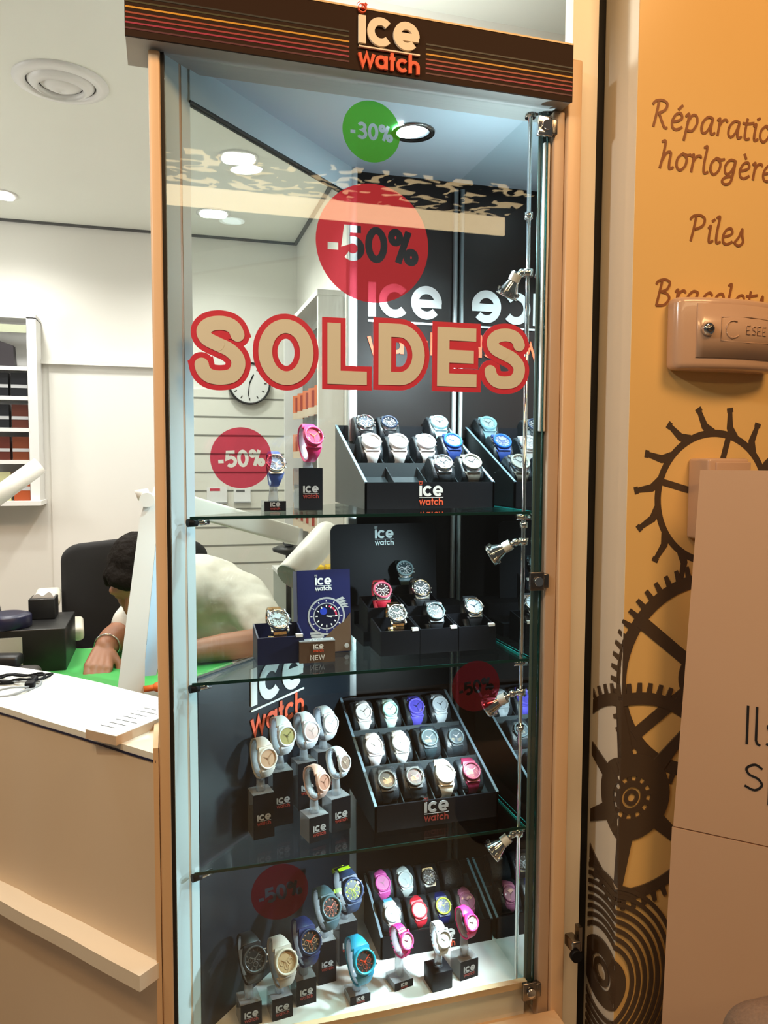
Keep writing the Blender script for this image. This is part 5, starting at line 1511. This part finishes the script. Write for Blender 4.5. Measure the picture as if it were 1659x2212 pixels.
for k in range(5):
    a = 2 * PI * k / 5
    MB().cyl((0, -0.2, 0.09), (0.27 * math.cos(a), -0.2 + 0.27 * math.sin(a), 0.04), 0.02, 0.014).sphere((0.27 * math.cos(a), -0.2 + 0.27 * math.sin(a), 0.028), 0.028, 12, 8).obj('leg', 'chairblack', ch)
MB().rbox((-0.335, -0.24, 1.085), (-0.255, -0.02, 1.118), 0.014, 3).obj('armrest', 'cream', ch)
MB().rbox((-0.245, -0.32, 0.985), (-0.185, -0.12, 1.03), 0.014, 3).obj('armrest', 'cream', ch)

# ------------------------------------------------------------------ the bent man
def capsule(mb, p0, p1, r0, r1, n=14):
    p0, p1 = Vector(p0), Vector(p1)
    d = p1 - p0
    L_ = d.length
    m = Matrix.Translation(p0) @ d.to_track_quat('Z', 'Y').to_matrix().to_4x4()
    prof = []
    for i in range(7):
        a = -PI / 2 + PI / 2 * i / 6
        prof.append((max(0.0005, r0 * math.cos(a)), r0 * math.sin(a)))
    for i in range(7):
        a = PI / 2 * i / 6
        prof.append((max(0.0005, r1 * math.cos(a)), L_ + r1 * math.sin(a)))
    mb.lathe(prof, n, m)
def chain(mb, pts):
    for (a, ra), (b, rb) in zip(pts, pts[1:]):
        capsule(mb, a, b, ra, rb)
def ellipsoid(mb, c, r, rotm):
    t = bmesh.new(); bmesh.ops.create_uvsphere(t, u_segments=24, v_segments=16, radius=1)
    m = Matrix.Translation(c) @ rotm.to_4x4() @ Matrix.Diagonal((*r, 1))
    mb.merge(t, m, True)
def remesh(o, vox, smooth_it=6, fac=0.5):
    md = o.modifiers.new('remesh', 'REMESH'); md.mode = 'VOXEL'; md.voxel_size = vox; md.use_smooth_shade = True
    sm = o.modifiers.new('smooth', 'SMOOTH'); sm.iterations = smooth_it; sm.factor = fac
man = thing('person', 'dark haired person in a white shirt bent over the bench, hands on the green mat', 'person', (0.12, 1.25, 0.0))
MI = Matrix.Translation((-0.12, -1.25, 0))
HC = Vector((-0.130, 0.965, 1.205))                      # head centre
look = Vector((-0.22, -0.62, -0.76)).normalized()        # gaze, down to the hands
up = (Vector((-0.10, -0.70, 0.70)) - look * Vector((-0.10, -0.70, 0.70)).dot(look)).normalized()
side = up.cross(look) * -1
HR = Matrix((look.cross(up), look, up)).transposed()     # columns: right, forward, up
def hp(x, y, z):
    return HC + HR @ Vector((x, y, z))
mb = MB()
ellipsoid(mb, HC + HR @ Vector((0, -0.012, 0.022)), (0.076, 0.096, 0.092), HR)
ellipsoid(mb, HC + HR @ Vector((0, 0.020, -0.040)), (0.060, 0.070, 0.075), HR)
capsule(mb, hp(0, 0.082, 0.012), hp(0, 0.104, -0.022), 0.010, 0.014)       # nose
capsule(mb, hp(-0.020, 0.080, -0.058), hp(0.020, 0.080, -0.058), 0.010, 0.010)   # mouth
capsule(mb, hp(-0.045, 0.068, 0.026), hp(0.045, 0.068, 0.026), 0.014, 0.014)     # brow
for s in (-1, 1):
    ellipsoid(mb, hp(0.078 * s, -0.010, -0.010), (0.010, 0.020, 0.032), HR)      # ears
    ellipsoid(mb, hp(0.032 * s, 0.074, 0.006), (0.014, 0.010, 0.008), HR)        # eyelids
chain(mb, [(hp(0, -0.035, -0.06), 0.058), ((-0.035, 1.085, 1.150), 0.062), ((0.04, 1.17, 1.13), 0.085)])
# trunk, seat and thighs
chain(mb, [((0.06, 1.20, 1.105), 0.105), ((0.12, 1.28, 0.98), 0.125), ((0.15, 1.34, 0.82), 0.120), ((0.15, 1.37, 0.68), 0.130)])
for s, (kx, ky) in ((-1, (0.02, 1.02)), (1, (0.30, 1.02))):
    chain(mb, [((0.15 + 0.09 * s, 1.36, 0.655), 0.085), ((kx, ky, 0.58), 0.062), ((kx, ky + 0.04, 0.30), 0.050), ((kx, ky + 0.05, 0.08), 0.036)])
    chain(mb, [((kx, ky + 0.05, 0.055), 0.036), ((kx, ky - 0.12, 0.03), 0.028)])
# right arm (left in the picture)
SR, ER, WR = (-0.085, 1.150, 1.090), (-0.185, 1.105, 1.005), (-0.222, 0.965, 1.000)
chain(mb, [((0.02, 1.19, 1.10), 0.085), (SR, 0.062), (ER, 0.046), ((-0.205, 1.03, 1.005), 0.042), (WR, 0.030)])
# left arm
SL, EL_, WL = (0.205, 1.130, 1.085), (0.270, 0.950, 0.992), (-0.030, 0.880, 0.985)
chain(mb, [((0.10, 1.19, 1.10), 0.090), (SL, 0.064), (EL_, 0.046), ((0.12, 0.915, 0.990), 0.042), (WL, 0.030)])
# hands
def hand(mb, w, fdir, pn, thumb_side, curl=0.6):
    """w wrist, fdir finger direction, pn palm normal (towards the back of the hand)"""
    w = Vector(w); f = Vector(fdir).normalized(); n = Vector(pn); n = (n - f * n.dot(f)).normalized(); s = f.cross(n) * thumb_side
    for k in range(4):
        off = (k - 1.5) * 0.019
        capsule(mb, w + f * 0.012 + s * off * 0.6, w + f * 0.078 - s * off * -1.0, 0.014, 0.0125)
        L_ = (0.062, 0.076, 0.080, 0.070)[k] * 0.92
        p = w + f * 0.080 + s * off
        b = 0.35
        pts = [(p, 0.0100)]
        for q, sc in enumerate((0.45, 0.32, 0.26)):
            ang = b + curl * q
            p = p + (f * math.cos(ang) - n * math.sin(ang)) * L_ * sc
            pts.append((p, 0.0093 - 0.0006 * q))
        chain(mb, pts)
    t0 = w + f * 0.022 + s * 0.026
    t1 = t0 + (f * 0.55 + s * 0.60 - n * 0.35).normalized() * 0.040
    t2 = t1 + (f * 0.85 + s * 0.10 - n * 0.50).normalized() * 0.032
    t3 = t2 + (f * 0.85 - s * 0.25 - n * 0.45).normalized() * 0.024
    chain(mb, [(t0, 0.015), (t1, 0.0115), (t2, 0.0100), (t3, 0.0085)])
hand(mb, (-0.224, 0.955, 1.000), (-0.12, -0.70, -0.42), (0.10, -0.45, 0.90), -1, 0.55)
hand(mb, (-0.036, 0.878, 0.985), (-1.0, -0.22, -0.12), (0.0, -0.25, 1.0), 1, 0.5)
body = mb.obj('body', 'skin', man); body.matrix_parent_inverse = MI
remesh(body, 0.0042, 5, 0.5)
# hair cap
mb = MB()
ellipsoid(mb, HC + HR @ Vector((0, -0.022, 0.034)), (0.083, 0.098, 0.094), HR)
ellipsoid(mb, HC + HR @ Vector((0.0, 0.042, 0.070)), (0.066, 0.044, 0.034), HR)
ellipsoid(mb, HC + HR @ Vector((0.0, -0.060, -0.030)), (0.070, 0.050, 0.065), HR)
for s in (-1, 1):
    ellipsoid(mb, HC + HR @ Vector((0.070 * s, 0.018, 0.020)), (0.016, 0.030, 0.034), HR)
hr = mb.obj('hair', 'hair', man); hr.matrix_parent_inverse = MI
remesh(hr, 0.005, 3, 0.5)
txh = bpy.data.textures.new('tufts', 'CLOUDS'); txh.noise_scale = 0.03
mdh = hr.modifiers.new('tufts', 'DISPLACE'); mdh.texture = txh; mdh.strength = 0.011; mdh.mid_level = 0.4
# trousers, shirt
mb = MB()
chain(mb, [((0.15, 1.35, 0.80), 0.132), ((0.15, 1.37, 0.68), 0.142)])
for s, (kx, ky) in ((-1, (0.02, 1.02)), (1, (0.30, 1.02))):
    chain(mb, [((0.15 + 0.09 * s, 1.36, 0.655), 0.096), ((kx, ky, 0.58), 0.073), ((kx, ky + 0.04, 0.30), 0.064), ((kx, ky + 0.05, 0.10), 0.055)])
tr_ = mb.obj('trousers', cmat((0.03, 0.03, 0.045), 0.8), man); tr_.matrix_parent_inverse = MI
remesh(tr_, 0.012, 4, 0.5)
mb = MB()
chain(mb, [((0.02, 1.145, 1.135), 0.088), ((0.08, 1.21, 1.110), 0.128), ((0.13, 1.29, 0.98), 0.145), ((0.15, 1.34, 0.80), 0.138)])
chain(mb, [((0.02, 1.19, 1.10), 0.100), ((-0.080, 1.150, 1.090), 0.078), ((-0.155, 1.120, 1.030), 0.066)])
chain(mb, [((0.10, 1.19, 1.11), 0.110), ((0.200, 1.130, 1.090), 0.086), ((0.252, 1.000, 1.020), 0.070)])
shirt = mb.obj('shirt', 'shirt', man); shirt.matrix_parent_inverse = MI
remesh(shirt, 0.010, 6, 0.5)
txn = bpy.data.textures.new('folds', 'CLOUDS'); txn.noise_scale = 0.09
md = shirt.modifiers.new('folds', 'DISPLACE'); md.texture = txn; md.strength = 0.022; md.mid_level = 0.5
br = MB()
bw = Vector(WR)
T = Matrix.Translation(bw + Vector((0.004, 0.012, 0))) @ Vector((-0.1, -0.9, -0.1)).to_track_quat('Z', 'Y').to_matrix().to_4x4()
br.tube([tuple((T @ Vector((0.036 * math.cos(2 * PI * i / 24), 0.036 * math.sin(2 * PI * i / 24), 0)))) for i in range(24)], 0.0024, 8, True)
b_ = br.obj('bracelet', 'steel', man); b_.matrix_parent_inverse = MI

# ------------------------------------------------------------------ back wall fittings
ck = thing('wall_clock', 'round white wall clock with dark rim on the slat board', 'clock', (0.369, 2.533, 1.933))
MB().lathe([(0.104, 0.0), (0.106, 0.01), (0.106, 0.03), (0.100, 0.034), (0.096, 0.028)], 44, FRONT, cap=False).obj('rim', 'blackplastic', ck)
MB().lathe([(0.097, 0.004), (0.097, 0.024)], 44, FRONT).obj('face', 'white', ck)
mb = MB()
for q in range(12):
    a = q * PI / 6
    mb.stroke([(0.072 * math.sin(a), 0.072 * math.cos(a)), (0.086 * math.sin(a), 0.086 * math.cos(a))], 0.006, 0.024, 0.025, FRONT)
mb.obj('hour_markers', 'greyplastic', ck)
mb = MB(); mb.stroke([(0, 0), (0.02, 0.045)], 0.006, 0.025, 0.026, FRONT); mb.stroke([(0, 0), (-0.008, -0.066)], 0.004, 0.026, 0.027, FRONT); mb.obj('hands', 'black', ck)
# price cards and brochures clipped on the slat board
for k, (x, z, w, h, lab) in enumerate(((0.205, 1.375, 0.10, 0.075, 'white price card with red heading on the slat board'), (0.330, 1.372, 0.085, 0.065, 'plain white card on the slat board right of the red headed card'))):
    pcd = thing('price_card', lab, 'card', (x, 2.525, z), group='cards on the slat board')
    MB().box((-w / 2, 0, -h / 2), (w / 2, 0.004, h / 2)).obj('card', 'paper', pcd)
    mb = MB(); mb.use('soldes_red' if k == 0 else 'darkgrey'); mb.box((-w * 0.35, -0.0008, h * 0.25), (w * 0.15, 0.0, h * 0.42)); mb.obj('heading', parent=pcd)
    MB().box((-w / 2, -0.02, -h / 2 - 0.006), (w / 2, 0.008, -h / 2)).obj('holder', 'acrylic', pcd)
# open shelf unit at the left of the back wall
su = thing('strap_shelf', 'white wall shelf unit with packed watch straps at the left of the back wall', 'shelf unit', (-0.80, 2.40, 0.0))
MB().box((0.165, 0.0, 1.355), (0.205, 0.145, 2.185)).obj('side_panel', 'white', su)
MB().box((-0.60, 0.13, 1.355), (0.165, 0.145, 2.185)).obj('back_panel', 'white', su)
MB().box((-0.60, 0.0, 2.180), (0.205, 0.145, 2.200)).obj('top_panel', 'white', su)
for z in (1.965, 1.832, 1.690, 1.545):
    MB().box((-0.60, -0.006, z - 0.018), (0.165, 0.13, z)).obj('shelf_board', 'white', su)
MB().box((-0.60, -0.05, 1.340), (0.215, 0.145, 1.360)).obj('bottom_board', 'white', su)
MB().box((-0.60, -0.004, 2.115), (0.165, 0.004, 2.150)).obj('valance', cmat((0.42, 0.45, 0.32), 0.5), su)
bagm = MB(); bagm.prism([(-0.10, 0.0), (0.055, 0.0), (0.050, 0.095), (-0.01, 0.115), (-0.10, 0.130)], -0.03, 0.03, FRONT)
tag(bagm.obj('dark_display_card', cmat((0.03, 0.025, 0.03), 0.5), None, (-0.745, 2.45, 1.965)), 'dark display card with curved top on the upper board of the strap shelf', 'display card')
strap_cols = {1.832: [BLK, BLK, BLK], 1.690: [(0.09, 0.025, 0.015), BLK, BLK], 1.545: [(0.16, 0.04, 0.015), (0.10, 0.022, 0.014), (0.07, 0.02, 0.015)], 1.360: [(0.35, 0.07, 0.02), (0.5, 0.5, 0.28), (0.08, 0.07, 0.25)]}
names = {1.832: 'top', 1.690: 'second', 1.545: 'third', 1.360: 'bottom'}
cn = {0: 'right', 1: 'second from the right', 2: 'third from the right'}
for z, cols in strap_cols.items():
    for k, c in enumerate(cols):
        x = -0.672 - 0.080 * k
        h = 0.105 if z > 1.4 else 0.13
        sp = thing('strap_pack', 'clear strap pack, %s in the %s row of the strap shelf' % (cn[k], names[z]), 'strap pack', (x, 2.41, z), group='strap packs on the strap shelf')
        MB().box((-0.034, 0.0, 0.0), (0.034, 0.05, h)).obj('straps', cmat(c, 0.35), sp)
        MB().box((-0.0345, -0.0012, h * 0.36), (0.0345, 0.0, h * 0.50)).obj('label_band', cmat((0.45, 0.46, 0.47), 0.5), sp)
# strap rack on the right wall with orange carded packs
rk = thing('wall_rack', 'white framed rack of carded straps on the right shop wall', 'rack', (0.617, 1.90, 0.0))
MB().box((-0.10, -0.42, 1.0), (-0.002, -0.395, 2.17)).obj('side_panel', 'white', rk)
MB().box((-0.10, 0.42, 1.0), (-0.002, 0.445, 2.17)).obj('side_panel', 'white', rk)
MB().box((-0.104, -0.424, 2.17), (-0.002, 0.449, 2.19)).obj('top_panel', 'white', rk)
MB().box((-0.012, -0.395, 1.0), (-0.002, 0.42, 2.13)).obj('back_panel', cmat((0.16, 0.15, 0.13), 0.6), rk)
nn = 0
rown = ['top', 'second', 'third', 'lowest']
posn = ['nearest', 'second nearest', 'third nearest', 'second farthest', 'farthest']
for r, z in enumerate((1.80, 1.62, 1.46, 1.30)):
    for k in range(5):
        y = 1.62 + 0.135 * k
        pk = thing('carded_strap', '%s carded strap, %s row of the right wall rack, %s' % ('orange' if r < 2 else 'brown', rown[r], posn[k]), 'carded strap', (0.555, y, z), (0, 0, RAD(-68)), group='carded straps on the right wall rack')
        MB().box((-0.045, -0.002, -0.06), (0.045, 0.002, 0.05)).obj('card', cmat([(0.62, 0.16, 0.06), (0.60, 0.20, 0.10), (0.40, 0.22, 0.14), (0.5, 0.4, 0.3)][r], 0.5), pk)
        MB().box((-0.045, -0.0026, -0.06), (0.045, -0.0019, -0.030)).obj('label_strip', cmat((0.6, 0.5, 0.38), 0.5), pk)
        MB().box((-0.016, -0.005, -0.025), (0.016, -0.0025, 0.040)).obj('strap', cmat((0.30, 0.03, 0.015), 0.5), pk)

# ------------------------------------------------------------------ ceiling fittings
av = thing('air_vent', 'round white ring air vent in the shop ceiling', 'air vent', (-0.321, 1.100, ZC))
DOWN = Matrix.Rotation(PI, 4, 'X')
for nm, r0, r1, z0, z1 in (('outer_ring', 0.132, 0.098, 0.004, 0.012), ('middle_ring', 0.092, 0.064, 0.006, 0.024), ('inner_cone', 0.058, 0.002, 0.008, 0.030)):
    MB().lathe([(r0, 0.0), (r0, z0), ((r0 + r1) / 2, z1 * 0.7), (r1, z1), (r1 * 0.98 + 0.0001, z0)], 44, DOWN, cap=False).obj(nm, 'white', av)
MB().lathe([(0.10, 0.0005), (0.0005, 0.0006)], 40, DOWN, cap=False).obj('throat', 'darkgrey', av)
labs = ['near four-lens ceiling spot seen through the cabinet glass', 'far four-lens ceiling spot seen through the cabinet glass', 'ceiling spot at the left picture edge']
for (x, y), l in zip(((0.229, 1.513), (0.18, 2.18), (-0.695, 2.191)), labs):
    t = thing('ceiling_spot', l, 'ceiling lamp', (x, y, ZC), group='recessed ceiling spots')
    MB().lathe([(0.075, 0.0), (0.075, 0.004), (0.062, 0.006), (0.060, 0.0)], 32, DOWN, cap=False).obj('trim_ring', 'white', t)
    for q in range(4):
        MB().lathe([(0.024, 0.0), (0.024, 0.008), (0.0005, 0.010)], 20, Matrix.Translation((0.030 * (1 if q % 2 else -1), 0.030 * (1 if q // 2 else -1), 0)) @ DOWN, cap=False).obj('lens', 'shoplight', t)
